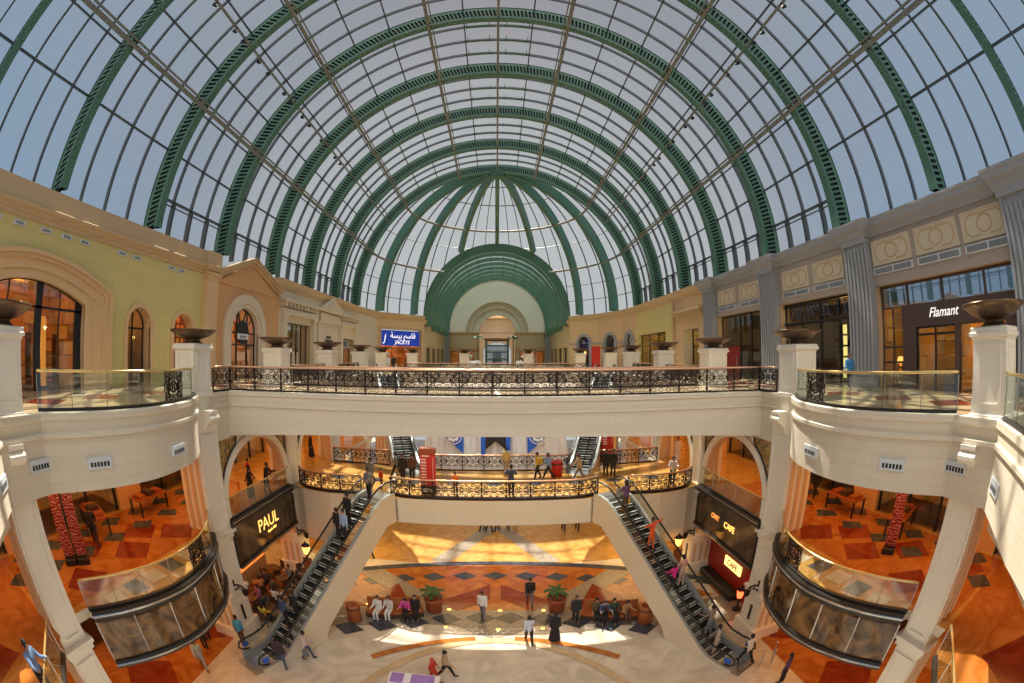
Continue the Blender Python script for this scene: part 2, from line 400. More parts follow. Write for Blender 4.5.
# half dome
def dmap(a): return lambda r, e, o: (r*math.cos(e)*math.cos(a)-o*math.sin(a), YD+r*math.cos(e)*math.sin(a)+o*math.cos(a), ZC+r*math.sin(e))
RT = 11.3
def e0(a, r=RG):
    q = (RT/r)**2-math.cos(a)**2
    return math.asin(min(1, math.sqrt(q)/max(.01, math.sin(a)))) if q > 0 else 0
for k in range(1, 8):
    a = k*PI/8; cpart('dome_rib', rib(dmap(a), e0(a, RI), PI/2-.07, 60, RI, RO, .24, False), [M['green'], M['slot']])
def dring(e, r, h, w, mname):
    mb = MB(); n = 64; run = []
    for k in range(n+1):
        a = PI*k/n
        if e0(a) < e: run.append(a)
        if (e0(a) >= e or k == n) and len(run) > 1:
            v = []; f = []
            for i, b in enumerate(run):
                for rr, oo in ((r-h, -w), (r-h, w), (r, w), (r, -w)):
                    ee = e+oo/r; v.append((rr*math.cos(ee)*math.cos(b), YD+rr*math.cos(ee)*math.sin(b), ZC+rr*math.sin(ee)))
            for i in range(len(run)-1):
                for q in range(4): f.append((i*4+q, i*4+(q+1) % 4, i*4+4+(q+1) % 4, i*4+4+q))
            mb.add(v, f); run = []
        elif e0(a) >= e: run = []
    if mb.v: cpart('dome_ring', mb, M[mname])
for d, h, w, mn, r in ((7, .12, .04, 'bar', RG), (14.3, .12, .04, 'bar', RG), (23, .2, .14, 'purlin', RI-.02), (23, .12, .04, 'bar', RG), (35, .12, .04, 'bar', RG), (47.5, .2, .14, 'purlin', RI-.02), (60, .12, .04, 'bar', RG), (72, .12, .04, 'bar', RG)):
    dring(math.radians(d), r, h, w, mn)
for k in range(8):
    g = MB(); v = []; f = []; n = 8; m = 20
    for i in range(n+1):
        a = (k+i/n)*PI/8; a = min(max(a, .001), PI-.001); b0 = e0(a)
        for j in range(m+1):
            e = b0+(PI/2-b0)*j/m; v.append((RG*math.cos(e)*math.cos(a), YD+RG*math.cos(e)*math.sin(a), ZC+RG*math.sin(e)))
    for i in range(n):
        for j in range(m): f.append((i*(m+1)+j, (i+1)*(m+1)+j, (i+1)*(m+1)+j+1, i*(m+1)+j+1))
    cpart('dome_glass_pane', g.add(v, f), M['glassroof'], True)
    for t in (1/3, 2/3):
        a = (k+t)*PI/8; mp = dmap(a); b0 = e0(a); mb = MB(); v = []; f = []; n2 = 24
        for i in range(n2+1):
            e = b0+(1.42-b0)*i/n2
            for r, o in ((RG-.18, -.045), (RG-.18, .045), (RG, .045), (RG, -.045)): v.append(mp(r, e, o))
        for i in range(n2):
            for q in range(4): f.append((i*4+q, i*4+(q+1) % 4, i*4+4+(q+1) % 4, i*4+4+q))
        cpart('dome_glazing_bar', mb.add(v, f), M['bar'])
cpart('dome_hub', MB().lathe([(.8, -.5), (1.0, .1), (.7, .35), (0.3, .4)], 0, YD, ZC+RI-.1, 24), M['green'])
# tunnel behind the dome
YT = YD+math.sqrt(RG**2-RT**2)
YE = 95.0
def tmap(y): return lambda r, a, o: (r*math.cos(a), y+o, ZC+r*math.sin(a))
cpart('tunnel_portal_rib', rib(tmap(YT), -.15, PI+.15, 60, RT-.8, RT+.5, .4, False), [M['green'], M['slot']])
for k in range(1, 8):
    y = YT+(YE-YT)*k/7; cpart('tunnel_rib', rib(tmap(y-.2), -.2, PI+.2, 48, RT-.55, RT, .2, False), [M['green'], M['slot']])
for k in range(7):
    y0, y1 = YT+(YE-YT)*k/7, YT+(YE-YT)*(k+1)/7
    cpart('tunnel_glazing_bar', arcbar((y0+y1)/2, .06, RT-.12, RT, 0, PI, 40), M['green'])
    n = 40; v = []; f = []
    for i in range(n+1):
        a = PI*i/n
        for y in (y0, y1): v.append(((RT+.02)*math.cos(a), y, ZC+(RT+.02)*math.sin(a)))
    for i in range(n): f.append((2*i, 2*i+1, 2*i+3, 2*i+2))
    cpart('tunnel_glass_pane', MB().add(v, f), M['glasstunnel'], True)
for d in range(0, 181, 12):
    a = math.radians(d); c, q = math.cos(a), math.sin(a); v = []
    for y in (YT, YE):
        for r, o in ((RT-.12, -.07), (RT-.12, .07), (RT, .07), (RT, -.07)): v.append((r*c-o*q, y, ZC+r*q+o*c))
    cpart('tunnel_purlin', MB().add(v, [(0, 1, 5, 4), (1, 2, 6, 5), (2, 3, 7, 6), (3, 0, 4, 7)]), M['green'])
# small spotlights on the lighting rails
sp = thing('spotlight', 'small black spotlight clipped to a rail under the glass vault', 'spotlight', group='spotlights on the vault rails')
m_ = MB(); m_.tube([(0, 0, 0), (0, 0, -.25)], .03); obj('bracket', m_, M['black'], sp, world=False)
m_ = MB(); m_.tube([(0, -.16, -.34), (0, .12, -.26)], [.13, .09], 8); obj('lamp_head', m_, M['black'], sp, world=False)
first = True
for s in (-1, 1):
    a = math.radians(37.5); x, z = s*(RI-.02)*math.cos(a), ZC+(RI-.02)*math.sin(a)
    for y0 in RIBY[1:6]:
        for k in (1.2, 2.6, 5.2, 6.3):
            o = sp if first else copy_tree(sp); first = False; place(o, (x, y0+k, z))

# ================================================================== FLOORS
E2 = [(5.6, -1.6), (8.8, 1.7), (11.4, 3.6), (11.5, 5.3)]              # near end, then the bay
BAY = smooth_path([(11.5, 5.3), (10.75, 6.7), (10.2, 8.2), (10.05, 9.6), (10.45, 11.5), (11.3, 12.9), (11.8, 13.4)], 5)
EDGE = E2[:-1]+BAY
EDGEM = [(5.6, -1.6), (8.8, 1.7), (11.85, 3.4), (11.85, 5.3)]+BAY[1:]
XV = 11.8
# ground floor with its inlaid stone pattern
gf = MB(); gf.box(-20, 20, -8, 66, ZG-.3, ZG, 0)
GZ = ZG+.004
def arcband(cx, cy, rx, ry, w, a0, a1, z, m, n=30):
    v = []; f = []
    for k in range(n+1):
        a = a0+(a1-a0)*k/n; c, s = math.cos(a), math.sin(a)
        v += [(cx+rx*c, cy+ry*s, z), (cx+(rx+w)*c, cy+(ry+w)*s, z)]
    for k in range(n): f.append((2*k, 2*k+1, 2*k+3, 2*k+2))
    gf.add(v, f, m)
gf.flat([(-20, 24.6), (20, 24.6), (20, 60), (-20, 60)], GZ, 1)           # golden far field
gf.flat([(-12, 18.2), (-9, 22.4), (-4.5, 24.3), (0, 24.8), (4.5, 24.3), (9, 22.4), (12, 18.2), (8, 18.6), (4, 18.9), (0, 19.2), (-4, 18.9), (-8, 18.6)], GZ+.004, 2)
arcband(0, 12.0, 15.5, 12.6, .55, math.radians(38), math.radians(142), GZ+.012, 5)
for k in range(-6, 7):                                                   # slate diamonds in the far border
    a = PI/2-k*.125; x, y = 14.9*math.cos(a), 11.4+11.75*math.sin(a); gf.flat([(x-.75, y), (x, y-.55), (x+.75, y), (x, y+.55)], GZ+.016, 5)
gf.flat([(-13, 14.8), (-8, 16.4), (-4, 17.6), (4, 17.6), (8, 16.4), (13, 14.8), (13, 17.8), (8, 18.4), (4, 19.0), (0, 19.2), (-4, 19.0), (-8, 18.4), (-13, 17.8)], GZ+.006, 6)
for s in (-1, 1):
    for x, y in ((.75, 18.4), (2.45, 18.2), (4.05, 17.7), (5.55, 17.1), (7.1, 16.4), (8.7, 15.6)):
        gf.flat([(s*x-.78, y), (s*x, y-.6), (s*x+.78, y), (s*x, y+.6)] if s > 0 else [(-x-.78, y), (-x, y-.6), (-x+.78, y), (-x, y+.6)], GZ+.03, 5)
    # granite V strips, red parallelograms and triangles
    gf.flat([(0, 16.6), (s*1.0, 17.0), (s*8.4, 22.6), (s*6.9, 23.2), (0, 17.7)], GZ+.024, 4)
    gf.flat([(s*.3, 20.4), (s*.3, 22.0), (s*3.1, 19.9), (s*2.0, 19.0)], GZ+.028, 3)
    gf.flat([(s*4.4, 19.2), (s*5.6, 21.6), (s*7.6, 18.8)], GZ+.028, 3)
    gf.flat([(s*6.6, 18.7), (s*8.6, 20.6), (s*9.4, 18.4)], GZ+.030, 2)
    gf.flat([(s*3.2, 24.4), (s*4.2, 25.0), (s*1.0, 31), (s*-.2, 31)], GZ+.010, 4)
    for k, (x, y) in enumerate([(14, 8), (14.6, 13), (15, 19), (14.5, 3)]):
        gf.flat([(s*(x-2), y), (s*x, y-1.6), (s*(x+2), y), (s*x, y+1.6)], GZ+.01, 3)
    gf.flat([(s*12.2, -6), (s*20, -6), (s*20, 21), (s*12.2, 21)], GZ+.002, 2)
    for k in range(5): x = 12.2+k*1.3; gf.flat([(s*(x-.7), 20), (s*x, 19.4), (s*(x+.7), 20), (s*x, 20.6)], GZ+.016, 5)
arcband(0, 6.2, 8.6, 10.2, .34, math.radians(52), math.radians(84), GZ+.034, 2)
arcband(0, 6.2, 8.6, 10.2, .34, math.radians(96), math.radians(128), GZ+.034, 2)
arcband(0, 6.2, 6.4, 10.0, .42, math.radians(28), math.radians(152), GZ+.026, 7)
struct('floor', gf, [M['fcream'], M['fgold'], M['forange'], M['fred'], M['fgrey'], M['fslate'], M['fgrey'], M['ftan']])

def floor_plate(name, polys, z, t, mats, overlays=()):
    mb = MB()
    for p in polys: mb.prism(p, z-t, z, 0, 1)
    for q, (p, m) in enumerate(overlays): mb.flat(p, z+.004+.0004*q, m)
    return struct(name, mb, mats)
def diamonds(cx, cy, n, dx, dy, w, h, m): return [([(cx+k*dx-w, cy+k*dy), (cx+k*dx, cy+k*dy-h), (cx+k*dx+w, cy+k*dy), (cx+k*dx, cy+k*dy+h)], m) for k in range(n)]
for s in (-1, 1):
    poly = mir(EDGE+[(XV, 13.4), (XV, 66.5), (19.5, 66.5), (19.5, -4), (5.6, -4)], s)
    ov = []
    ov += diamonds(s*14.5, 4, 9, 0, 3.0, 1.1, 1.1, 3); ov += diamonds(s*16.3, 3, 12, 0, 3.4, .5, .5, 4)
    floor_plate('floor_upper_'+side(s), [poly], 0, 2.05, [M['ftan'], M['creamtile'], M['cream'], M['fred'], M['fslate']], ov)
    ov = []
    ov.append((mir([(12.2, 3.8), (17.5, 3.8), (17.5, 20.5), (12.2, 20.5)], s), 5)); ov.append((mir([(5.7, -3.9), (17.5, -3.9), (17.5, 3.8), (11.3, 3.5), (8.8, 1.5), (5.7, -1.8)], s), 5)); ov.append((mir([(10.2, -1.5), (12.2, -2.5), (13.4, .5), (11.6, 1.6)], s), 3)); ov.append((mir([(14, -2), (15.6, -3), (16.4, -1), (14.9, .4)], s), 3))
    for cx, cy in ((13.2, 6.6), (13.6, 9.8), (13.3, 12.6), (14.8, 11.4), (15.4, 8.2), (15.9, 5.2)): ov.append((mir([(cx-1.0, cy-.2), (cx+.2, cy-1.1), (cx+1.2, cy+.1), (cx-.1, cy+1.0)], s), 3))
    for k in range(8): ov.append((mir([(15.3+.05*k, 4+2*k-.7), (15.9, 4+2*k), (15.3, 4+2*k+.7), (14.7, 4+2*k)], s), 4)); ov.append((mir([(16.9, 5+2*k-.7), (17.5, 5+2*k), (16.9, 5+2*k+.7), (16.3, 5+2*k)], s), 4))
    for k in range(7): y = 6.2+k*1.1; ov.append((mir([(11.0, y), (11.9, y+.1), (11.8, y+.85), (10.9, y+.75)], s), 4 if k % 2 else 6))
    poly = mir(EDGEM+[(XV, 13.4), (XV, 66.5), (19.5, 66.5), (19.5, -4), (5.6, -4)], s)
    floor_plate('floor_middle_'+side(s), [poly], ZM, .35, [M['fgold'], M['creamtile'], M['cream'], M['fred'], M['fslate'], M['forange'], M['fcream']], ov)
# middle bridge
fr = [(-11.8, 21.7), (-10.9, 21.25), (-9.0, 20.95), (-7.4, 21.25), (-5.6, 21.5), (-5.1, 21.1), (5.1, 21.1), (5.6, 21.5), (7.4, 21.25), (9.0, 20.95), (10.9, 21.25), (11.8, 21.7)]
mb = MB()
mb.prism([(-5.6, 21.5), (-5.1, 21.1), (5.1, 21.1), (5.6, 21.5), (5.6, 27.2), (-5.6, 27.2)], ZM-1.42, ZM-.02, 0, 1)
for s in (-1, 1):
    mb.prism(mir([(7.3, 21.3), (9.0, 20.95), (10.9, 21.4), (11.8, 22.2), (11.8, 28), (7.3, 28)], s), ZM-3.2, ZM-.02, 0, 1); mb.prism(mir([(5.6, 21.5), (7.3, 21.3), (7.3, 27.5), (5.6, 27.2)], s), ZM-1.42, ZM-.02, 0, 1)
mb.prism(fr+[(11.8, 28), (6.8, 28), (5.0, 27.2), (-5.0, 27.2), (-6.8, 28), (-11.8, 28)], ZM-.02, ZM, 2, 1)
for k in range(-4, 5): x = k*2.4; mb.flat([(x-.6, 24.2), (x, 23.7), (x+.6, 24.2), (x, 24.7)], ZM+.004, 3)
struct('floor_middle_bridge', mb, [M['cream'], M['cream'], M['fgold'], M['fslate']])
struct('floor_middle_rear', MB().prism([(-11.8, 45), (11.8, 45), (11.8, 62), (-11.8, 62)], ZM-1, ZM, 0, 1), [M['fgold'], M['cream']])
# upper bridges with a slightly arched fascia
def bridge(name, front, back, thick):
    P = smooth_path(front, 5); n = len(P); xm = max(abs(p[0]) for p in P); mb = MB(); v = []
    prof = [(.0, .10), (.10, .07), (.10, -.10), (.03, -.16), (.0, -.44), (.09, -.48), (.09, -.58), (.0, -.62)]
    path = [(p[0], p[1]) for p in P]
    mb.sweep(path, prof, 0, -1)
    f = []
    for x, y in P: v += [(x, y, -.62), (x, y, -thick(x)), (x, back, -thick(x)), (x, back, 0), (x, y, 0), (x, y, .10)]
    for i in range(n-1):
        a, b = i*6, i*6+6; f += [(a, a+1, b+1, b), (a+1, a+2, b+2, b+1), (a+2, a+3, b+3, b+2)]
    mb.add(v, f, 0); mb.add(v, [(i*6+3, i*6+4, i*6+10, i*6+9) for i in range(n-1)], 1)
    return struct(name, mb, [M['creamtile'], M['ftan']])
bridge('floor_upper_bridge', [(-11.8, 15.9), (-8.6, 16.55), (-4.8, 16.85), (0, 16.95), (4.8, 16.85), (8.6, 16.55), (11.8, 15.9)], 22.0, lambda x: 1.55+.38*(x/11.8)**2)
bridge('floor_upper_bridge_rear', [(-11.8, 37), (0, 37.0), (11.8, 37)], 43.0, lambda x: 1.4)
# upper end deck around the rear void
struct('floor_upper_rear', MB().prism([(-11.8, 45.5), (-10.2, 52), (-4.3, 58.6), (4.3, 58.6), (10.2, 52), (11.8, 45.5), (11.8, 66.5), (11.6, 112), (-11.6, 112), (-11.8, 66.5)], -1.4, 0, 0, 1), [M['ftan'], M['cream']])

# fascia mouldings of the bays and edges
FAS = [(.0, .10), (.12, .07), (.12, -.10), (.04, -.16), (.02, -.44), (.11, -.48), (.11, -.58), (.02, -.62), (.02, -2.08), (-.1, -2.08)]
for s in (-1, 1):
    p = mir(EDGE, s); t = MB().sweep(p, FAS, 0, 1 if s > 0 else -1); struct('trim_balcony_edge_'+side(s), t, M['creamtile'])
    t = MB().sweep(mir([(XV, 14.6), (XV, 15.9)], s), FAS[:-2], 0, 1 if s > 0 else -1); struct('trim_side_edge_'+side(s), t, M['cream'])
    t = MB().sweep(mir([(XV, 22), (XV, 37)], s), FAS, 0, 1 if s > 0 else -1); struct('trim_side_edge_rear_'+side(s), t, M['cream'])

# ================================================================== WALL HELPER
class Fr:
    """flat wall frame: u along the wall, k out of it"""
    def __init__(s, P, Q, flip=1):
        s.P = Vector(P); d = Vector(Q)-s.P; s.L = d.length; s.d = d.normalized(); s.n = Vector((-s.d.y, s.d.x))*flip
    def __call__(s, u, z, k=0): p = s.P+s.d*u+s.n*k; return (p.x, p.y, z)
    def box(s, mb, u0, u1, z0, z1, k0, k1, m=0): return mb.hexa([s(u0, z0, k0), s(u1, z0, k0), s(u1, z0, k1), s(u0, z0, k1), s(u0, z1, k0), s(u1, z1, k0), s(u1, z1, k1), s(u0, z1, k1)], m)
    def poly(s, mb, pts, k0, k1, m=0):   # (u, z) polygon extruded from k0 to k1
        n = len(pts); v = [s(u, z, k0) for u, z in pts]+[s(u, z, k1) for u, z in pts]
        mb.add(v, [tuple(range(n)), tuple(range(2*n-1, n-1, -1))]+[(i, (i+1) % n, n+(i+1) % n, n+i) for i in range(n)], m); return mb
def op(u0, u1, zt, rise=0, zb=0, kind='e'): return dict(u0=u0, u1=u1, zt=zt, rise=rise, zb=zb, kind=kind)
def curve(o, n=16):
    uc, hw = (o['u0']+o['u1'])/2, (o['u1']-o['u0'])/2
    if not o['rise']: return [(o['u0'], o['zt']), (o['u1'], o['zt'])]
    r = []
    for k in range(n+1):
        if o['kind'] == 'e': a = PI-PI*k/n; r.append((uc+hw*math.cos(a), o['zt']+o['rise']*math.sin(a)))
        else: t = -1+2*k/n; r.append((uc+hw*t, o['zt']+o['rise']*(1-t*t)))
    return r
def wall(mb, F, u0, u1, z0, z1, ops, depth=.45, m=0, mr=1):
    cur = u0
    def q(a, b, za, zb):
        if b-a > 1e-4 and zb-za > 1e-4: mb.add([F(a, za), F(b, za), F(b, zb), F(a, zb)], [(0, 1, 2, 3)], m)
    for o in sorted(ops, key=lambda o: o['u0']):
        q(cur, o['u0'], z0, z1); cur = o['u1']
        if o['zb'] > z0: q(o['u0'], o['u1'], z0, o['zb'])
        c = curve(o)
        for (a, za), (b, zb) in zip(c, c[1:]): mb.add([F(a, za), F(b, zb), F(b, z1), F(a, z1)], [(0, 1, 2, 3)], m)
        L = [(o['u0'], o['zb'])]+c+[(o['u1'], o['zb'])]
        for (a, za), (b, zb) in zip(L, L[1:]): mb.add([F(a, za), F(b, zb), F(b, zb, -depth), F(a, za, -depth)], [(0, 1, 2, 3)], mr)
    q(cur, u1, z0, z1); return mb
def trim(mb, F, o, w0, w1, k0, k1, m=0, jamb=True, n=20):
    """band round an opening between offsets w0 and w1, from depth k0 to k1"""
    def off(w):
        uc, hw = (o['u0']+o['u1'])/2, (o['u1']-o['u0'])/2; q = dict(o, u0=o['u0']-w, u1=o['u1']+w)
        if o['rise']:
            q['rise'] = o['rise']+(w if o['kind'] == 'e' else w*.2); q['zt'] = o['zt']+(0 if o['kind'] == 'e' else w*.4)
        else: q['zt'] = o['zt']+w
        c = curve(q, n); return ([(q['u0'], o['zb'])]+c+[(q['u1'], o['zb'])]) if jamb else c
    A, B = off(w0), off(w1); v = []
    for a, b in zip(A, B): v += [F(*a, k0), F(*b, k0), F(*b, k1), F(*a, k1)]
    f = []
    for i in range(len(A)-1):
        for q in range(4): f.append((i*4+q, i*4+(q+1) % 4, i*4+4+(q+1) % 4, i*4+4+q))
    f += [(0, 1, 2, 3), (len(v)-1, len(v)-2, len(v)-3, len(v)-4)]
    mb.add(v, f, m); return mb
WN = [0]
def storefront(F, o, mull=(), trans=(), k=-.35, gm='glassdark', fm='darkframe', fw=.07, room=None, depth=4.0, lightp=60, lcol=(1, .45, .12), radial=0, height=None):
    """window_n > glass, frame; and the lit room behind it"""
    WN[0] += 1
    c = curve(o); pts = [(o['u0'], o['zb'])]+c+[(o['u1'], o['zb'])]
    g = MB(); g.add([F(u, z, k) for u, z in pts], [tuple(range(len(pts)))])
    w = struct('window_%d' % WN[0], g, M[gm])
    fr = MB(); trim(fr, F, o, -fw, 0, k-.06, k+.06)
    def ztop(u):
        for (a, za), (b, zb) in zip(c, c[1:]):
            if a <= u <= b: return za+(zb-za)*((u-a)/(b-a) if b > a else 0)
        return o['zt']
    for u in mull:
        ww = fw
        if isinstance(u, tuple): u, ww = u
        F.box(fr, u-ww/2, u+ww/2, o['zb'], ztop(u), k-.05, k+.07)
    for z in trans: F.box(fr, o['u0'], o['u1'], z-.05, z+.05, k-.05, k+.07)
    if radial:
        uc = (o['u0']+o['u1'])/2; hw = (o['u1']-o['u0'])/2
        for i in range(1, radial):
            a = PI*i/radial; F.poly(fr, [(uc-.04, o['zt']), (uc+.04, o['zt']), (uc+.04+hw*math.cos(a), o['zt']+o['rise']*math.sin(a)), (uc-.04+hw*math.cos(a), o['zt']+o['rise']*math.sin(a))], k-.04, k+.05)
    fo = obj('window_frame', fr, M[fm], w); fo['kind'] = 'structure'
    if room:
        zt = height or (o['zt']+o['rise']+.25); a, b = o['u0']-.3, o['u1']+.3; z0 = o['zb']; kk = -.5; r = MB()
        r.add([F(a, z0+.01, kk), F(b, z0+.01, kk), F(b, z0+.01, kk-depth), F(a, z0+.01, kk-depth)], [(0, 1, 2, 3)], 1)
        r.add([F(a, zt, kk), F(b, zt, kk), F(b, zt, kk-depth), F(a, zt, kk-depth)], [(0, 1, 2, 3)], 2)
        r.add([F(a, z0, kk-depth), F(b, z0, kk-depth), F(b, zt, kk-depth), F(a, zt, kk-depth)], [(0, 1, 2, 3)], 0)
        for u in (a, b): r.add([F(u, z0, kk), F(u, z0, kk-depth), F(u, zt, kk-depth), F(u, zt, kk)], [(0, 1, 2, 3)], 0)
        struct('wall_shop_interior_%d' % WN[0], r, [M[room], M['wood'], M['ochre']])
        if lightp:
            L = light('shop_light_%d' % WN[0], 'POINT', F((a+b)/2, zt-.7, kk-depth*.45), lightp, lcol, .25)
    return w
# ================================================================== UPPER SHOP WALLS
XW = 18.0
FL = Fr((-XW, 0), (-XW, 60), -1)       # u = y, k points to the hall
FR = Fr((XW, 0), (XW, 60), 1)
CORN = [(-.2, 7.2), (.12, 7.2), (.14, 7.32), (.22, 7.38), (.24, 7.5), (.42, 7.62), (.45, 7.85), (.5, 7.9), (.5, 8.0), (-.9, 8.05)]
CORNL = [(-.2, 6.6), (.08, 6.6), (.10, 6.76), (.2, 6.82), (.22, 6.95), (.36, 7.02), (.38, 7.14), (.24, 7.2), (.2, 8.0), (-.9, 8.05)]
def cornice(name, path, m, s, z=0, prof=None): struct(name, MB().sweep([(p[0], p[1], z) for p in path], prof or CORN, 0, s), M[m])
# ---- left: yellow block wall with the big arch and two small ones
A1 = op(4.4, 11.2, 3.65, .75, 0, 's'); A2 = op(14.35, 16.2, 3.0, .92); A3 = op(18.25, 20.1, 3.0, .92)
struct('wall_left_yellow', wall(MB(), FL, -4, 21, 0, 7.3, [A1, A2, A3], .8), [M['yellow'], M['peachl']])
t = MB()
trim(t, FL, A1, 0, .62, -.06, .02); trim(t, FL, A1, .62, 1.25, -.02, .10); trim(t, FL, A1, 1.25, 1.55, .0, .20); trim(t, FL, A1, 1.55, 1.8, .0, .30)
struct('trim_big_arch', t, M['peachl'])
t = MB(); trim(t, FL, A2, 0, .24, -.1, .10); trim(t, FL, A3, 0, .24, -.1, .10); struct('trim_small_arches', t, M['peachl'])
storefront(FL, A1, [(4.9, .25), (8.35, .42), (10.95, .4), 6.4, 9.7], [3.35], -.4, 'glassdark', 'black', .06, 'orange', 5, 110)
storefront(FL, A2, [15.27], [2.9], -.7, 'glassdark', 'darkframe', .05, 'tan', 3, 30)
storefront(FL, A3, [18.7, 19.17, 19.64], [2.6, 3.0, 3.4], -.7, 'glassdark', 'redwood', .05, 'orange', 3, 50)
cornice('trim_cornice_left', [(-XW, -4), (-XW, 21.0), (-XW+.25, 21.0), (-XW+.25, 22.3)], 'tan', -1, 0, CORNL)
# pilaster
t = MB(); FL.box(t, 21.0, 22.3, 0, 6.3, -.1, .35); FL.box(t, 20.95, 22.35, 6.3, 6.5, -.1, .42); FL.box(t, 20.9, 22.4, 6.5, 6.72, -.1, .5); FL.box(t, 20.95, 22.35, 0, .4, -.1, .42)
struct('pillar_left_wall', t, M['peachl'])
# ---- left: pediment bay with the tall arched shop window
A4 = op(24.45, 28.25, 3.2, 1.75)
struct('wall_left_peach', wall(MB(), FL, 22.3, 31.6, 0, 7.3, [A4], .5), [M['peach'], M['cream']])
t = MB(); trim(t, FL, A4, 0, .35, -.1, .12); trim(t, FL, A4, .35, 1.0, -.1, .22); struct('trim_pediment_arch', t, M['cream'])
t = MB()
for (a, za), (b, zb) in (((22.2, 6.55), (26.6, 8.15)), ((26.6, 8.15), (31.3, 6.45))):
    for z0, z1, k in ((0, .22, .30), (.22, .42, .5), (.42, .55, .6)):
        v = []
        for u, z in ((a, za), (b, zb)): v += [FL(u, z+z0, -.1), FL(u, z+z1, -.1), FL(u, z+z1, k), FL(u, z+z0, k)]
        t.add(v, [(0, 1, 5, 4), (1, 2, 6, 5), (2, 3, 7, 6), (3, 0, 4, 7), (0, 1, 2, 3), (4, 5, 6, 7)])
struct('trim_pediment', t, M['tan'])
struct('wall_left_gable', FL.poly(MB(), [(22.3, 6.3), (31.3, 6.3), (26.6, 8.2)], -.3, .12), M['peach'])
storefront(FL, A4, [25.7, 27.1], [2.35, 3.2], -.35, 'glassdark', 'black', .07, 'orange', 4, 120, radial=5)
b = MB(); b.lathe([(.0, 0), (.78, 0), (.78, .12), (0, .12)], 0, 0, 0, 28, 0, False)
def disc_on(F, u, z, k, r, t, mname, name, parent, flat=None):
    mb = MB(); n = 28; pts = [(u+r*math.cos(2*PI*i/n), z+r*math.sin(2*PI*i/n)) for i in range(n)]
    if flat is not None: pts = [(a, max(zz, z+flat)) for a, zz in pts]
    F.poly(mb, pts, k, k+t); return obj(name, mb, M[mname], parent)
def text_on(F, s, u, z, k, size, mname, parent, name='lettering', shear=0, ext=.02, align='CENTER', flip=False, rot=0):
    cu = bpy.data.curves.new(name, 'FONT'); cu.body = s; cu.size = size; cu.extrude = ext; cu.align_x = align; cu.align_y = 'CENTER'; cu.shear = shear
    tmp = bpy.data.objects.new('tmp', cu); C.objects.link(tmp); dg = bpy.context.evaluated_depsgraph_get(); dg.update()
    me = bpy.data.meshes.new_from_object(tmp.evaluated_get(dg)); bpy.data.objects.remove(tmp); bpy.data.curves.remove(cu)
    me.name = name; me.materials.clear(); me.materials.append(M[mname])
    d = F.d.copy(); n = Vector((F.n.x, F.n.y, 0)); ex = Vector((0, 0, 1)).cross(n)   # reading direction seen from the hall
    p = Vector(F(u, z, k)); mw = Matrix(((ex.x, 0, n.x, p.x), (ex.y, 0, n.y, p.y), (0, 1, 0, p.z), (0, 0, 0, 1)))
    if rot: mw = mw @ Matrix.Rotation(rot, 4, 'Z')
    me.transform(mw)
    return link(name, me, parent)
sg = thing('shop_sign', 'round black shop sign hanging in the tall arched window under the pediment', 'sign', FL(26.3, 3.2, -.2))
disc_on(FL, 26.35, 3.25, -.27, .85, .08, 'black', 'sign_disc', sg); b = MB(); FL.box(b, 25.6, 27.1, 2.75, 3.15, -.2, -.16); nb = obj('name_band', b, M['whitep'], sg); text_on(FL, 'bebe', 26.35, 2.95, -.155, .42, 'black', nb, ext=.005)
cornice('trim_cornice_left_middle', [(-XW, 31.0), (-XW, 52.6)], 'tan', -1)
# ---- left: cream portals
A5 = op(33.0, 38.2, 4.5); A6 = op(47.2, 51.0, 3.7)
struct('wall_left_cream', wall(MB(), FL, 31.6, 52.8, 0, 7.3, [A5, A6], .6), [M['cream'], M['tan']])
t = MB()
for u in (32.3, 38.6, 39.7, 46.3, 51.3):
    FL.box(t, u-.3, u+.3, 0, 5.0, -.1, .4); FL.box(t, u-.4, u+.4, 4.9, 5.1, -.1, .5); FL.box(t, u-.4, u+.4, 0, .35, -.1, .5)
for a, b in ((31.7, 39.2), (45.9, 52)):
    FL.box(t, a, b, 5.1, 5.6, -.1, .45); FL.box(t, a-.15, b+.15, 6.15, 6.4, -.1, .75)
    n = int((b-a)/.75)
    for i in range(n): u = a+.35+i*.75; FL.box(t, u-.14, u+.14, 5.75, 6.15, .0, .6)
FL.poly(t, [(39.6, 6.2), (46.4, 6.2), (46.4, 6.45), (43, 7.9), (39.6, 6.45)], -.1, .55)
FL.poly(t, [(40.6, 6.5), (45.4, 6.5), (43, 7.5)], .5, .62); FL.box(t, 40.1, 45.9, 5.1, 6.0, -.1, .3)
struct('trim_portals', t, M['cream'])
storefront(FL, A5, [34.0, 35.0, 36.0, 37.0], [], -.5, 'glassdark', 'wood', .08, 'tan', 4, 60, (1, .7, .4))
storefront(FL, A6, [49.1], [2.5], -.5, 'glassdark', 'black', .08, 'orange', 4, 60)
sg = thing('shop_sign', 'small black lettered sign on the cream wall between the two portals', 'sign', FL(43, 3, .1)); b = MB(); FL.box(b, 42.0, 44.0, 2.9, 3.35, .0, .06); obj('sign_plate', b, M['black'], sg); text_on(FL, 'MONT', 43, 3.6, .02, .45, 'black', sg)
sg = thing('shop_sign', 'blue grey sign panel above the second cream portal door', 'sign', FL(49, 3, .1)); b = MB(); FL.box(b, 47.4, 50.8, 2.55, 3.6, -.45, -.38); obj('sign_plate', b, M['bluegrey'], sg); text_on(FL, 'NICE', 49, 3.05, -.37, .7, 'black', sg)
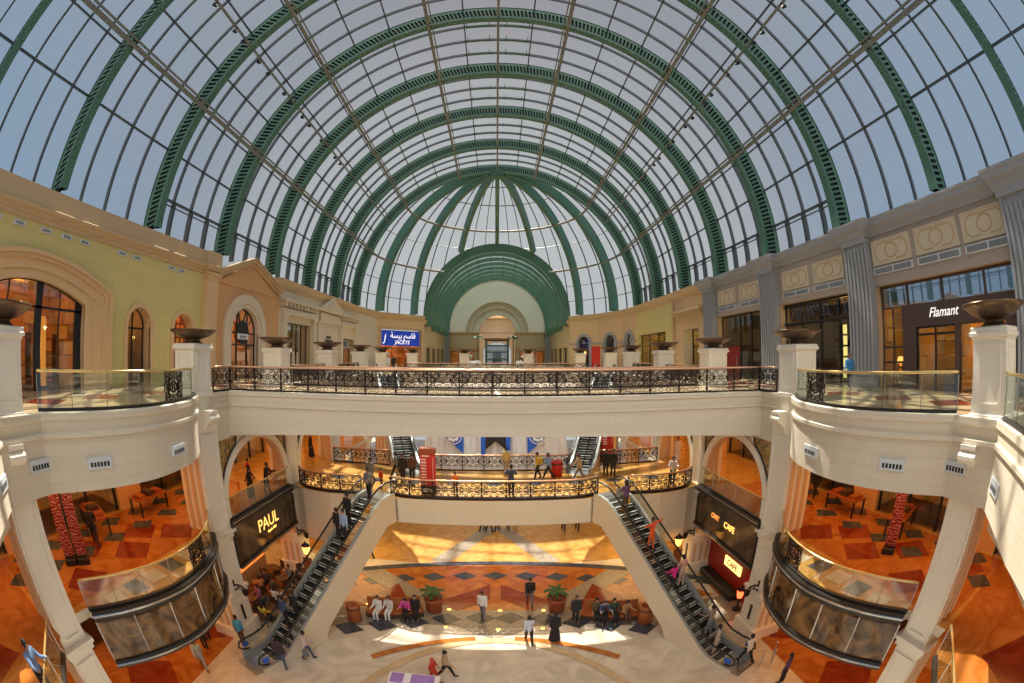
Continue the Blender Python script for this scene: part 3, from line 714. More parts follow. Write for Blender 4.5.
# ---- right: taupe bays between blue grey fluted pilasters
PIL = [3.9, 14.4, 23.1, 31.9]
A7 = op(4.85, 13.45, 4.8); A8 = op(15.35, 22.15, 4.8); A9 = op(24.05, 30.95, 4.8)
struct('wall_right_taupe', wall(MB(), FR, -4, 32.3, 0, 7.3, [A7, A8, A9], .7), [M['taupe'], M['tan']])
for i, u in enumerate(PIL):
    t = MB(); FR.box(t, u-.85, u+.85, 0, 6.95, -.1, .38)
    for j in range(5): x = u-.56+j*.28; FR.box(t, x-.075, x+.075, .6, 6.7, .38, .46)
    for x in (u-.8, u+.8): FR.box(t, x-.07, x+.07, .5, 6.95, .38, .46)
    FR.box(t, u-.95, u+.95, 0, .5, -.1, .55); FR.box(t, u-.95, u+.95, 6.95, 7.2, -.1, .55)
    struct('pillar_right_wall', t, M['bluegrey'])
    if i < 3: pass
path = [(XW, -4)]
for u in PIL: path += [(XW, u-.95), (XW-.45, u-.95), (XW-.45, u+.95), (XW, u+.95)]
cornice('trim_cornice_right', path+[(XW, 32.9)], 'bluegrey', 1)
# relief panels and vents over each bay
rp = thing('relief_panel', '', 'wall panel', group='relief panels over the right hand shop fronts')
t = MB(); t.box(0, 0.05, -.98, .98, -.6, .6); pn_ = obj('panel', t, M['relief'], rp, world=False); t = MB(); t.ring4(-.98, .98, -.6, .6, .06, .05, .10, 'x'); obj('border', t, M['relief'], pn_, world=False)
t = MB(); t.tube([(.06, .3*math.cos(a), .34*math.sin(a)) for a in [2*PI*k/20 for k in range(20)]], .035, 5, 0, True)
t.tube([(.06, -.8, .2), (.06, -.8, -.2), (.06, -.62, -.42), (.06, -.2, -.42)], .03, 5); t.tube([(.06, .8, .2), (.06, .8, -.2), (.06, .62, -.42), (.06, .2, -.42)], .03, 5)
t.tube([(.06, -.8, .2), (.06, -.62, .42), (.06, -.1, .42), (.06, 0, .34)], .03, 5); t.tube([(.06, .8, .2), (.06, .62, .42), (.06, .1, .42), (.06, 0, .34)], .03, 5)
obj('scroll_moulding', t, M['tan'], pn_, world=False)
vt = thing('air_vent', '', 'air vent', group='grille vents on the right hand wall')
t = MB(); t.box(-.05, .05, -1.0, 1.0, -.17, .17); obj('frame', t, M['vent'], vt, world=False)
t = MB()
for a, b in ((-.93, -.04), (.04, .93)): t.box(.05, .056, a, b, -.12, .12)
obj('grille', t, M['ventg'], vt, world=False)
bays = [(6.0, 'Flamant shop front'), (9.0, 'Flamant shop front'), (12.05, 'Flamant shop front'), (17.1, 'middle dark shop front'), (20.3, 'middle dark shop front'), (25.8, 'shop front with the red door'), (29.2, 'shop front with the red door')]
pos = ['right-hand', 'centre', 'left-hand', 'right-hand', 'left-hand', 'right-hand', 'left-hand']
for i, (u, w) in enumerate(bays):
    p = rp if i == 0 else copy_tree(rp); v = vt if i == 0 else copy_tree(vt)
    p['label'] = f'cream {pos[i]} relief panel with oval scroll above the {w}'; v['label'] = f'white framed {pos[i]} wall vent under the relief panel, {w}'
    z = 6.35 if u < 14 else 6.2
    p.matrix_basis = Matrix.Translation(FR(u, z, 0)) @ Matrix.Rotation(PI, 4, 'Z') @ Matrix.Diagonal((1, 1.38, 1, 1)); v.matrix_basis = Matrix.Translation(FR(u, z-.87, .05)) @ Matrix.Rotation(PI, 4, 'Z') @ Matrix.Diagonal((1, 1.35, 1, 1))
# Flamant shop front: reflective upper panes, brown band, openings with an orange interior
storefront(FR, op(4.85, 13.45, 4.8, 0, 3.75), [6.7, 9.3, 11.6], [], -.45, 'glassmirror', 'brownpanel', .12, None, 4, 0)
t = MB(); FR.box(t, 4.85, 12.0, 2.75, 3.75, -.5, -.3); FR.box(t, 11.1, 12.0, 0, 2.75, -.5, -.3); FR.box(t, 8.35, 8.6, 0, 2.75, -.5, -.3); FR.box(t, 4.85, 5.6, 0, 2.75, -.5, -.3)
fl = struct('wall_shop_front_brown', t, M['brownpanel'])
storefront(FR, op(8.6, 11.1, 2.75), [9.9], [2.4], -.45, 'glassdark', 'black', .08, 'ochre', 4, 40); storefront(FR, op(12.0, 13.45, 3.75), [12.7], [1.2, 1.9], -.45, 'glassdark', 'brownpanel', .05, 'ochre', 2.5, 20)
storefront(FR, op(5.6, 8.35, 2.75), [], [], -.45, 'glassdark', 'brownpanel', .05, 'orange', 4, 90)
sg = thing('shop_sign', 'white script lettering reading Flamant on the brown fascia at right', 'sign', FR(9.4, 3.0, -.25)); text_on(FR, 'Flamant', 9.3, 3.28, -.28, .58, 'glowwhite', sg, shear=.35, ext=.008)
# middle and far right shop fronts
storefront(FR, A8, [16.9, 18.6, 20.4], [3.5], -.5, 'glassdark', 'black', .12, 'wood', 5, 200, (1, .6, .25))
storefront(FR, A9, [26.5, 28.1], [], -.5, 'glassdark', 'black', .12, 'wood', 5, 150, (1, .6, .25))
d = struct('door_1', FR.poly(MB(), [(28.2, 0), (30.6, 0), (30.6, 2.35), (28.2, 2.35)], -.55, -.42), M['reddoor']); h = obj('door_handle', FR.box(MB(), 28.5, 28.58, .8, 1.6, -.42, -.36), M['chrome'], d); h['kind'] = 'structure'
bn = thing('iron_screen', 'dark scrolled iron screen across the top of the middle right shop front', 'screen', FR(19, 3.6, -.3))
t = MB()
for i in range(8):
    u = 15.9+i*.75
    t.tube([FR(u+.3*math.cos(a), 4.05+.3*math.sin(a), -.3) for a in [2*PI*k/14 for k in range(14)]], .04, 4, 0, True); t.tube([FR(u, 3.6, -.3), FR(u+.35, 4.6, -.3)], .035, 4)
obj('scrollwork', t, M['black'], bn); t = MB(); FR.box(t, 15.4, 22.1, 3.5, 3.6, -.34, -.26); FR.box(t, 15.4, 22.1, 4.55, 4.62, -.34, -.26); obj('frame', t, M['black'], bn)
for i, u in enumerate((17.4, 21.6, 26.0)):
    g = thing('light_column', f'glowing yellow green display column inside the {"middle" if i < 2 else "red door"} shop front, {"right" if i == 0 else "left" if i == 1 else "beside the door"}', 'display', FR(u, 0, -1.6)); t = MB()
    for k in range(5): t = MB(); FR.box(t, u-.2, u+.2, .3+k*.62, .8+k*.62, -1.8, -1.5); obj('lit_block', t, M['glowyel'], g)
    for a in (u-.25, u+.2): t = MB(); FR.box(t, a, a+.05, 0, 3.4, -1.85, -1.45); obj('post', t, M['black'], g)
# far right: stone portal and yellow wall with a large window
A10 = op(34.6, 38.0, 4.2); A11 = op(42.6, 51.6, 4.3)
struct('wall_right_portal', wall(MB(), FR, 32.3, 40.2, 0, 7.3, [A10], 1.2), [M['peachl'], M['cream']])
struct('wall_right_yellow', wall(MB(), FR, 40.2, 52.8, 0, 7.3, [A11], .5), [M['yellow'], M['yellow']])
t = MB(); FR.box(t, 33.2, 39.6, 5.5, 5.75, -.1, .5); FR.box(t, 33.0, 39.8, 5.75, 6.0, -.1, .75); FR.box(t, 33.4, 39.4, 5.1, 5.5, -.1, .25); FR.box(t, 40.0, 40.4, 0, 7.2, -.1, .2); struct('trim_right_portal', t, M['tan'])
cornice('trim_cornice_right_far', [(XW, 32.9), (XW, 52.6)], 'tan', 1)
storefront(FR, A10, [], [2.6], -1.1, 'glassdark', 'black', .08, 'ochre', 4, 60, (1, .7, .2)); storefront(FR, A11, [45.6, 48.6], [], -.4, 'glassdark', 'black', .1, 'ochre', 4, 160, (1, .65, .15))
# ---- curved end walls
PL = [(-18, 52.6), (-17.2, 59.4), (-11.6, 66.6)]; PR = [(18, 52.6), (17.4, 57.1), (15.2, 62.2), (11.6, 66.6)]
F1 = Fr(PL[0], PL[1], -1); F2 = Fr(PL[1], PL[2], -1)
struct('wall_end_left_cream', wall(MB(), F1, 0, F1.L, 0, 7.3, [], .4), [M['cream'], M['cream']])
A12 = op(.7, 8.6, 5.65); struct('wall_end_left', wall(MB(), F2, 0, F2.L, 0, 7.3, [A12], .8), [M['peachl'], M['tan']])
t = MB(); trim(t, F2, A12, 0, .2, -.1, .15); struct('trim_end_left', t, M['tan'])
storefront(F2, op(.7, 8.6, 3.1), [3.2, 5.8], [], -.6, 'glassdark', 'redwood', .08, 'orange', 4, 260)
sg = thing('shop_sign', 'large blue shop board with white script above an orange lit shop', 'sign', F2(4.5, 3.7, -.3)); b = MB(); F2.box(b, .8, 8.5, 3.2, 5.5, -.5, -.3); board = obj('board', b, M['blue'], sg)
text_on(F2, 'J', 1.6, 4.3, -.29, 1.5, 'glowwhite', board, 'emblem', .2); text_on(F2, '\ufed7\ufe8e\ufeb3\ufee2 \ufe91\ufef4\ufeb4\ufe94'[::-1], 5.2, 4.75, -.29, 1.15, 'glowwhite', board, 'upper_line', .0); text_on(F2, 'JACKYS', 5.0, 3.75, -.29, .85, 'glowwhite', board, 'lower_line', .25)
for i in range(3):
    F = Fr(PR[i], PR[i+1], 1); c = F.L/2; a = op(c-1.15, c+1.15, 3.6, 1.15)
    struct('wall_end_right', wall(MB(), F, 0, F.L, 0, 7.3, [a], .6), [M['peachl'], M['bluegrey']])
    t = MB(); trim(t, F, a, 0, .4, -.1, .14); F.box(t, c-1.6, c-1.1, 0, 3.6, -.1, .2); F.box(t, c+1.1, c+1.6, 0, 3.6, -.1, .2); F.box(t, 0, c-1.15, 3.5, 3.7, 0, .22); F.box(t, c+1.15, F.L, 3.5, 3.7, 0, .22); struct('trim_end_right', t, M['bluegrey'])
    storefront(F, a, [c], [3.5], -.4, 'glassdark', 'black', .08, ['whitep', 'wood', 'wood'][i], 3, 25, (1, .7, .6))
cornice('trim_cornice_end_left', PL, 'tan', -1); cornice('trim_cornice_end_right', PR, 'tan', 1)
# ---- tunnel walls and the stepped white arches at its end
for s in (-1, 1):
    F = Fr((s*11.6, 66.6), (s*11.6, YE), -1 if s < 0 else 1)
    ops = [op(3+6.2*k, 7.4+6.2*k, 3.2) for k in range(4)]
    struct('wall_tunnel_'+side(s), wall(MB(), F, 0, F.L, 0, 7.4, ops, .5), [M['tan'], M['tan']])
    for o in ops: storefront(F, o, [(o['u0']+o['u1'])/2], [], -.4, 'glassdark', 'darkframe', .08, 'ochre', 3, 0, (1, .6, .25))
    cornice('trim_tunnel_'+side(s), [(s*11.6, 66.6), (s*11.6, YE)], 'tan', -1 if s < 0 else 1, -.6)
    t = MB(); t.box(s*10.7, s*11.6, YE-1.4, YE-.3, 0, 7.4); t.box(s*10.55, s*11.7, YE-1.5, YE-.2, 7.0, 7.5); t.box(s*10.55, s*11.7, YE-1.5, YE-.2, 0, .6); struct('pillar_tunnel_'+side(s), t, M['bluegrey'])
FE = Fr((-12, YE), (12, YE), -1)
for i, (r0, r1, dy, mn) in enumerate(((6.9, 13.0, 0, 'white'), (5.6, 7.2, .9, 'cream'), (4.1, 5.9, 1.8, 'white'))):
    F = Fr((-12, YE+dy), (12, YE+dy), -1); mb = MB(); v = []; n = 40
    for k in range(n+1):
        a = PI*k/n
        for r in (r0, r1):
            v += [F(12+r*math.cos(a), 7+r*math.sin(a), 0)]
        v += [F(12+r0*math.cos(a), 7+r0*math.sin(a), -.9)]
    f = []
    for k in range(n): q = 3*k; f += [(q, q+1, q+4, q+3), (q, q+3, q+5, q+2)]
    struct('wall_end_arch', mb.add(v, f), M[mn])
    t = MB(); w = [Vector(F(12+(r0+.05)*math.cos(PI*k/n), 7+(r0+.05)*math.sin(PI*k/n), .06)) for k in range(n+1)]; t.tube(w, .16, 6); struct('trim_end_arch', t, M['cream'])
struct('wall_end', wall(MB(), FE, 0, 24, 0, 7.0, [op(8, 16, 7.0), op(1.5, 7, 2.8), op(17, 22.5, 2.8)], 2.6), [M['tan'], M['tan']])
t = MB()
for a, b in ((0, 8), (16, 24)): FE.box(t, a, b, 6.8, 7.1, 0, .35); FE.box(t, a, b, 2.9, 3.35, 0, .3); FE.box(t, a, b, 3.35, 3.5, 0, .45)
struct('trim_end', t, M['peach'])
for o in (op(1.5, 7, 2.8), op(17, 22.5, 2.8)): storefront(FE, o, [o['u0']+1.8, o['u0']+3.6], [], -.5, 'glassdark', 'darkframe', .1, 'orange', 3, 60, (1, .5, .2))
FB = Fr((-12, 112), (12, 112), -1); A13 = op(8.3, 15.7, 3.2, 2.2)
struct('wall_back', wall(MB(), FB, 0, 24, 0, 12, [A13], .5), [M['white'], M['white']]); storefront(FB, A13, [10.1, 12, 13.9], [1.8, 3.2], -.3, 'glassroof', 'chrome', .12)
for s in (-1, 1): struct('wall_back_'+side(s), MB().box(s*8, s*8.2, YE+2.6, 112, 0, 12), M['peachl'])
struct('ceiling_back', MB().box(-8.2, 8.2, YE+2, 112, 11.2, 11.4), M['peachl'])
light('rear_hall_light', 'POINT', (0, 103, 8.5), 420, (1, .92, .78), .5)

# ================================================================== LOWER WALLS AND SHOPS
for lvl, z, zt in (('middle', ZM, 3.4), ('ground', ZG, 3.7)):
    for s in (-1, 1):
        F = Fr((s*17.6, -4), (s*17.6, 62), -1 if s < 0 else 1)
        class G(Fr):
            pass
        ops = [op(2.2+8*k, 8.4+8*k, z+zt, 0, z) for k in range(8)]
        struct(f'wall_{lvl}_{side(s)}', wall(MB(), F, 0, 66, z, z+5.6, ops, .4), [M['peach'], M['tan']])
        for k, o in enumerate(ops[:6]):
            storefront(F, o, [o['u0']+2.1, o['u0']+4.1], [z+2.5], -.3, 'glassdark', 'black', .12, ['wood', 'orange', 'wood', 'orange', 'ochre', 'wood'][k] if lvl == 'middle' else ['orange', 'wood'][k % 2], 3, 0, (1, .45, .12))
    F = Fr((-17.6, 61.5), (17.6, 61.5), -1)
    struct('wall_rear_'+lvl, wall(MB(), F, 0, 35.2, z, z+5.6, [op(4, 10, z+3.2, 0, z), op(13, 22, z+3.2, 0, z), op(25, 31, z+3.2, 0, z)], .4), [M['peachl'], M['tan']])
# ================================================================== PILLARS
def pillar(name, s, y0, y1, near=False):
    x0, x1 = XV-.06, XV+1.3; mb = MB()
    mb.box(s*x0, s*x1, y0, y1, ZG, -.6, 0)
    yc = (y0+y1)/2; xc = (x0+x1)/2
    # raised long panels on the face towards the void, and stepped flutes on the face towards the camera, peach standing in for orange light
    def face(z0, z1):
        mb.ring4(y0+.1, y1-.1, z0, z1, .13, s*(x0-.05), s*(x0+.01), 'x')
        for k in range(3): a = x0+.12+k*.42; mb.box(s*a, s*(a+.16), y0-.06, y0, z0, z1, 1)
    face(*((-6.4, -1.6) if y0 < 5.5 else (-5.9, -1.6))); face(-8.9, -7.2 if y0 < 5.5 else -6.7); face(ZG+.7, -9.6)
    zc = -6.95 if y0 < 5.5 else -6.45
    for z, h, p in ((zc, .22, .10), (zc+.22, .14, .18), (-9.35, .2, .10), (-9.15, .12, .16), (ZG, .6, .18)):
        mb.box(s*(x0-p), s*(x1+p), y0-p, y1+p, z, z+h)
    o = struct(name, mb, [M['white'], M['peachl']])
    br = MB()                                   # scroll console under the fascia
    v = [(0, -1.55), (.10, -1.55), (.16, -1.3), (.34, -1.12), (.42, -.95), (.40, -.78), (.5, -.7), (.5, -.6), (0, -.6)]
    pts = [(s*(x0-k), z) for k, z in v]; n = len(pts); a, b = yc-.28, yc+.28
    br.add([(x, a, z) for x, z in pts]+[(x, b, z) for x, z in pts], [tuple(range(n)), tuple(range(2*n-1, n-1, -1))]+[(i, (i+1) % n, n+(i+1) % n, n+i) for i in range(n)])
    br.tube([(s*(x0-.40), a-.03, -.92), (s*(x0-.40), b+.03, -.92)], .15, 10)
    q = obj('console_bracket', br, M['white'], o); q['kind'] = 'structure'
    sb = MB(); sb.box(s*(x0-.03), s*x0, yc-.09, yc+.09, -10.9, -9.9); q = obj('dark_slot', sb, M['black'], o); q['kind'] = 'structure'
PY = [(3.3, 4.45), (13.35, 14.85), (21.5, 22.9), (28.9, 30.0), (36.7, 37.8), (44.6, 45.7), (52, 53)]
for s in (-1, 1):
    for i, (a, b) in enumerate(PY):
        if i == 0: a, b = (3.55, 4.7) if s < 0 else (4.0, 5.15)
        pillar('pillar_'+side(s), s, a, b)
    F = Fr((s*(XV+.12), 0), (s*(XV+.12), 60), -1 if s < 0 else 1)
    for (a, b), (c, d) in zip(PY[1:5], PY[2:6]):
        o = op(b+.28, c-.28, -5.0, 2.62, -5.8)
        mb = wall(MB(), F, b, c, -5.8, -.05, [o], .5); struct('wall_arch_'+side(s), mb, [M['white'], M['peachl']])
        t = MB(); trim(t, F, o, 0, .34, -.02, .14); F.box(t, b, c, -1.18, -1.05, 0, .1); struct('trim_arch_'+side(s), t, M['white'])
        for e0_, e1_ in ((b+.1, b+1.75), (c-.1, c-1.75)):      # mosaic spandrels
            pts = [(e0_, -1.3), (e1_, -1.3)]
            sg_ = 1 if e1_ > e0_ else -1
            cc = [(u, z) for u, z in curve(dict(o, u0=o['u0']-.42, u1=o['u1']+.42, rise=o['rise']+.42), 40) if (e1_-u)*sg_ >= 0 and (u-e0_)*sg_ >= 0]
            cc.sort(key=lambda p: -p[1]); pts += cc
            if cc[-1][1] > -4: pts.append((e0_, cc[-1][1]))
            mp = struct('trim_mosaic_'+side(s), F.poly(MB(), pts, .0, .05), M['mosaic'])
            fm = MB(); 
            for (u0, z0), (u1, z1) in zip(pts, pts[1:]+pts[:1]): fm.tube([F(u0, z0, .05), F(u1, z1, .05)], .05, 4)
            q = obj('mosaic_border', fm, M['iron'], mp); q['kind'] = 'structure'
    F = Fr((s*11.45, 3.3), (s*5.6, -1.9), -1 if s > 0 else 1); struct('wall_near_edge_'+side(s), F.box(MB(), 0, F.L, -2.55, -2.0, -.4, .02), M['creamtile'])
# ================================================================== RAILINGS
def spiral(cx, cz, r0, r1, a0, turns, n=14): return [(cx+(r0+(r1-r0)*k/n)*math.cos(a0+turns*2*PI*k/n), 0, cz+(r0+(r1-r0)*k/n)*math.sin(a0+turns*2*PI*k/n)) for k in range(n+1)]
def ring(cx, cz, r, n=12): return [(cx+r*math.cos(2*PI*k/n), 0, cz+r*math.sin(2*PI*k/n)) for k in range(n)]
def panel_mesh(name, w, z0, z1, dense, r=.016):
    mb = MB(); h = z1-z0; c = (z0+z1)/2
    mb.tube([(-w/2, 0, z0), (w/2, 0, z0)], .022, 4); mb.tube([(-w/2, 0, z1), (w/2, 0, z1)], .02, 4)
    mb.tube(ring(0, c, h*.20), r, 4, 0, True); mb.tube(ring(0, c, h*.09, 8), r*1.3, 4, 0, True)
    for sx in (-1, 1):
        for sz in (-1, 1):
            f = lambda P: [(sx*x, y, c+sz*(z-c)) for x, y, z in P]
            mb.tube(f(spiral(w*.30, c+h*.24, h*.19, h*.03, PI*1.2, 1.4)), r, 4)
            mb.tube(f(spiral(w*.13, c+h*.33, h*.14, h*.03, 0, 1.2)), r, 4)
            mb.tube(f(spiral(w*.43, c+h*.10, h*.13, h*.03, PI, 1.2)), r, 4)
            mb.tube(f([(0, 0, c+h*.2), (w*.1, 0, c+h*.1), (w*.24, 0, c+h*.06), (w*.42, 0, c+h*.3), (w*.48, 0, c+h*.48)]), r, 4)
            if dense:
                mb.tube(f(spiral(w*.42, c+h*.37, h*.10, h*.02, PI/2, 1.1)), r, 4); mb.tube(f(spiral(w*.24, c+h*.06, h*.10, h*.02, 0, -1.2)), r, 4)
                mb.tube(f([(w*.2, 0, c+h*.5), (w*.28, 0, c+h*.3), (w*.2, 0, c), ]), r, 4)
    return mb
PANELS = {}
def iron_panel(style):
    if style not in PANELS:
        if style == 'upper':
            mb = panel_mesh('p', 1.3, .33, .98, True, .019)
            for k in range(4): x = -.49+k*.325; mb.tube([(x+.12*math.cos(2*PI*i/8), 0, .18+.07*math.sin(2*PI*i/8)) for i in range(8)], .014, 4, 0, True)
            mb.tube([(-.65, 0, .07), (.65, 0, .07)], .025, 4)
        elif style == 'tall': mb = panel_mesh('p', 1.0, .06, .98, True, .022)
        else:
            mb = panel_mesh('p', 1.3, .2, .96, False, .024)
        PANELS[style] = mb.mesh('iron_panel', M['iron'])
    return PANELS[style]
def seg_frame(a, b): return Matrix.Translation(((a[0]+b[0])/2, (a[1]+b[1])/2, 0)) @ Matrix.Rotation(math.atan2(b[1]-a[1], b[0]-a[0]), 4, 'Z')
def iron_railing(path, z, label, group, style='upper', step=1.3, hr='copper', dbl=True):
    P = resample(path, step); t = thing('iron_railing', label, 'railing', (P[0][0], P[0][1], z), 0, group)
    inv = t.matrix_basis.inverted()
    for a, b in zip(P, P[1:]):
        L = math.hypot(b[0]-a[0], b[1]-a[1]); o = link('scroll_panel', iron_panel(style), t, False)
        o.matrix_parent_inverse = inv; o.matrix_basis = Matrix.Translation((0, 0, z)) @ seg_frame(a, b) @ Matrix.Diagonal((L/1.3, 1, 1, 1))
    for i, p in enumerate(P):
        mb = MB(); mb.box(p[0]-.03, p[0]+.03, p[1]-.03, p[1]+.03, z, z+1.02); obj('post', mb, M['iron'], t)
    Q = smooth_path(P, 3)
    mb = MB(); mb.tube([(x, y, z+1.06) for x, y in Q], .05, 8); obj('handrail', mb, M[hr], t, True)
    mb = MB(); mb.sweep([(x, y, z) for x, y in Q], [(-.05, 0), (.05, 0), (.05, .05 if style == 'upper' else .16), (-.05, .05 if style == 'upper' else .16), (-.05, 0)], 0, 1); obj('base_rail', mb, M['iron'], t)
    return t
def glass_railing(path, z, label, group, iron_at=None, step=1.25, base_mat='darkframe', base=(-.02, .10)):
    P = resample(path, step); t = thing('glass_railing', label, 'railing', (P[0][0], P[0][1], z), 0, group); inv = t.matrix_basis.inverted()
    for i, (a, b) in enumerate(zip(P, P[1:])):
        L = math.hypot(b[0]-a[0], b[1]-a[1]); Fm = seg_frame(a, b)
        if iron_at is not None and i in iron_at:
            o = link('scroll_panel', iron_panel('tall'), t, False); o.matrix_parent_inverse = inv; o.matrix_basis = Matrix.Translation((0, 0, z)) @ Fm @ Matrix.Diagonal((L, 1, 1, 1))
        mb = MB(); mb.box(-L/2+.015, L/2-.015, -.008, .008, .04, 1.02); me = mb.mesh('glass_panel', M['glassrail']); o = link('glass_panel', me, t, False); o.matrix_parent_inverse = inv; o.matrix_basis = Matrix.Translation((0, 0, z)) @ Fm
        mb = MB(); mb.box(a[0]-.012, a[0]+.012, a[1]-.012, a[1]+.012, z, z+1.0); obj('clamp', mb, M['chrome'], t)
    Q = smooth_path(P, 3); mb = MB(); mb.tube([(x, y, z+1.06) for x, y in Q], .042, 8); obj('handrail', mb, M['brass'], t, True)
    mb = MB(); mb.sweep([(x, y, z) for x, y in Q], [(-.07, base[0]), (.07, base[0]), (.07, base[1]), (-.07, base[1]), (-.07, base[0])], 0, 1); obj('base_channel', mb, M[base_mat], t)
    return t
BF = [(-11.75, 16.05), (-8.6, 16.7), (-4.8, 17.0), (0, 17.1), (4.8, 17.0), (8.6, 16.7), (11.75, 16.05)]
iron_railing([(-11.8, 14.75), (-11.72, 16.05)], .08, 'short dark scroll railing beside the left pedestal, upper floor', 'iron railings')
iron_railing([(11.8, 14.75), (11.72, 16.05)], .08, 'short dark scroll railing beside the right pedestal, upper floor', 'iron railings')
iron_railing(smooth_path(BF, 4), .08, 'long dark scrolled iron railing with copper handrail across the upper bridge front', 'iron railings')
iron_railing([(-11.3, 21.9), (11.3, 21.9)], .02, 'iron railing on the far side of the upper bridge', 'iron railings', step=1.6)
iron_railing([(-8, 37.1), (8, 37.1)], .02, 'distant iron railing along the second upper bridge', 'iron railings', step=1.6)
for s in (-1, 1):
    for k in range(2):
        a, b = 22.9+7.85*k, 28.6+7.85*k
        iron_railing([(s*12.2, a), (s*12.2, b)], .02, f'iron railing between {side(s)} pedestals {"nearer" if k == 0 else "farther"} behind the upper bridge', 'iron railings', step=1.45)
# glass balustrades round the bays
for s in (-1, 1):
    up = mir(smooth_path([(11.62, 5.3), (10.85, 6.75), (10.3, 8.2), (10.15, 9.6), (10.55, 11.5), (11.35, 12.85), (11.75, 13.3)], 5), s)
    glass_railing(up, .08, f'curved glass railing with brass handrail on the {side(s)} upper balcony', 'glass railings', [4])
    glass_railing(mir([(11.2, 3.4), (8.8, 1.6), (6.0, -1.2)], s), .08, f'near glass railing at the {side(s)} picture edge, upper floor', 'glass railings')
    gr = glass_railing(up, ZM, f'curved glass railing with brass handrail on the {side(s)} middle balcony', 'glass railings', [4])
    glass_railing(mir([(10.5, 3.0), (8.7, 1.5), (6.4, -.8)], s), ZM, f'near glass railing at the {side(s)} lower corner, middle floor', 'glass railings')
    # marble clad fascia of the middle balcony
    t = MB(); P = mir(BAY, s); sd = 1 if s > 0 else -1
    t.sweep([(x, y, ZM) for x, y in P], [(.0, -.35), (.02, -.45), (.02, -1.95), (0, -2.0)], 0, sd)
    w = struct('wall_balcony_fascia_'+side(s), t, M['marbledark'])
    t = MB(); t.sweep([(x, y, ZM) for x, y in P], [(-.05, .02), (.12, .02), (.16, -.08), (.16, -.22), (.08, -.34), (-.05, -.36)], 0, sd); t.sweep([(x, y, ZM) for x, y in P], [(-.05, -1.9), (.10, -1.9), (.16, -2.0), (.16, -2.14), (-.05, -2.2)], 0, sd)
    q = obj('fascia_frame', t, M['darkframe'], w); q['kind'] = 'structure'
    t = MB(); t.sweep([(x, y, ZM) for x, y in P], [(.165, -.06), (.18, -.1), (.165, -.14)], 0, sd, False, False); t.sweep([(x, y, ZM) for x, y in P], [(.165, -1.98), (.18, -2.02), (.165, -2.06)], 0, sd, False, False)
    for k in range(0, len(P), 5): x, y = P[k]; t.tube([(x-s*.03, y, ZM-.36), (x-s*.03, y, ZM-1.95)], .03, 6)
    q = obj('fascia_bright_line', t, M['chrome'], w); q['kind'] = 'structure'
    # glass sign panel between the pillars of the first arch
    F = Fr((s*XV, 0), (s*XV, 60), -1 if s < 0 else 1)
    pn = thing('sign_panel', 'dark bronze glass panel with glowing gold lettering PAUL on the left arch balcony' if s < 0 else 'dark bronze glass panel with glowing cafe lettering on the right arch balcony', 'sign', F(17.8, ZM-2.3, .1))
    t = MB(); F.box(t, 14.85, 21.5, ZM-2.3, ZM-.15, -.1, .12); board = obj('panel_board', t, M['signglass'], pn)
    t = MB(); F.box(t, 14.85, 21.5, ZM-.2, ZM+.06, -.12, .24); F.box(t, 14.85, 21.5, ZM-2.42, ZM-2.22, -.12, .24); F.box(t, 14.85, 15.03, ZM-2.25, ZM-.15, -.1, .16); F.box(t, 21.32, 21.5, ZM-2.25, ZM-.15, -.1, .16); obj('frame', t, M['darkframe'], pn)
    t = MB(); F.box(t, 14.85, 21.5, ZM-.05, ZM-.01, .24, .26); F.box(t, 14.85, 21.5, ZM-2.36, ZM-2.32, .24, .26); obj('bright_edge', t, M['chrome'], pn)
    if s < 0: text_on(F, 'PAUL', 18.25, ZM-1.1, .135, .95, 'glowtext', board, ext=.008); text_on(F, 'depuis 1889', 18.5, ZM-1.62, .135, .2, 'glowtext', board, 'small_lettering')
    else: text_on(F, 'ONY', 19.1, ZM-1.15, .135, .42, 'glowtext2', board, 'dim_lettering'); text_on(F, 'CAFE', 17.5, ZM-1.2, .135, .48, 'glowtext', board)
    glass_railing([F(14.95, 0, 0)[:2], F(21.4, 0, 0)[:2]], ZM+.05, f'straight glass railing above the {"PAUL" if s < 0 else "cafe"} sign panel', 'glass railings')
MF = [(-11.5, 22.3), (-10.9, 21.5), (-9.0, 21.05), (-7.2, 21.4)]
for s in (-1, 1):
    iron_railing(mir(MF, s) if s > 0 else MF, ZM, f'gold lit scroll railing between {side(s)} pillar and escalator, middle floor', 'iron railings', 'mid') if s < 0 else iron_railing([(-x, y) for x, y in MF], ZM, 'gold lit scroll railing between right pillar and escalator, middle floor', 'iron railings', 'mid')
iron_railing([(-5.55, 21.6), (-5.05, 21.2), (5.05, 21.2), (5.55, 21.6)], ZM, 'scrolled iron railing across the centre of the middle bridge', 'iron railings', 'mid')
iron_railing([(-4.9, 27.1), (4.9, 27.1)], ZM, 'dark iron railing on the far side of the middle bridge', 'iron railings', 'upper', 1.4)
for s in (-1, 1): iron_railing([(s*7.2, 27.9), (s*11.4, 27.9)], ZM, f'far {side(s)} iron railing beside the rising escalator', 'iron railings', 'upper', 1.4)

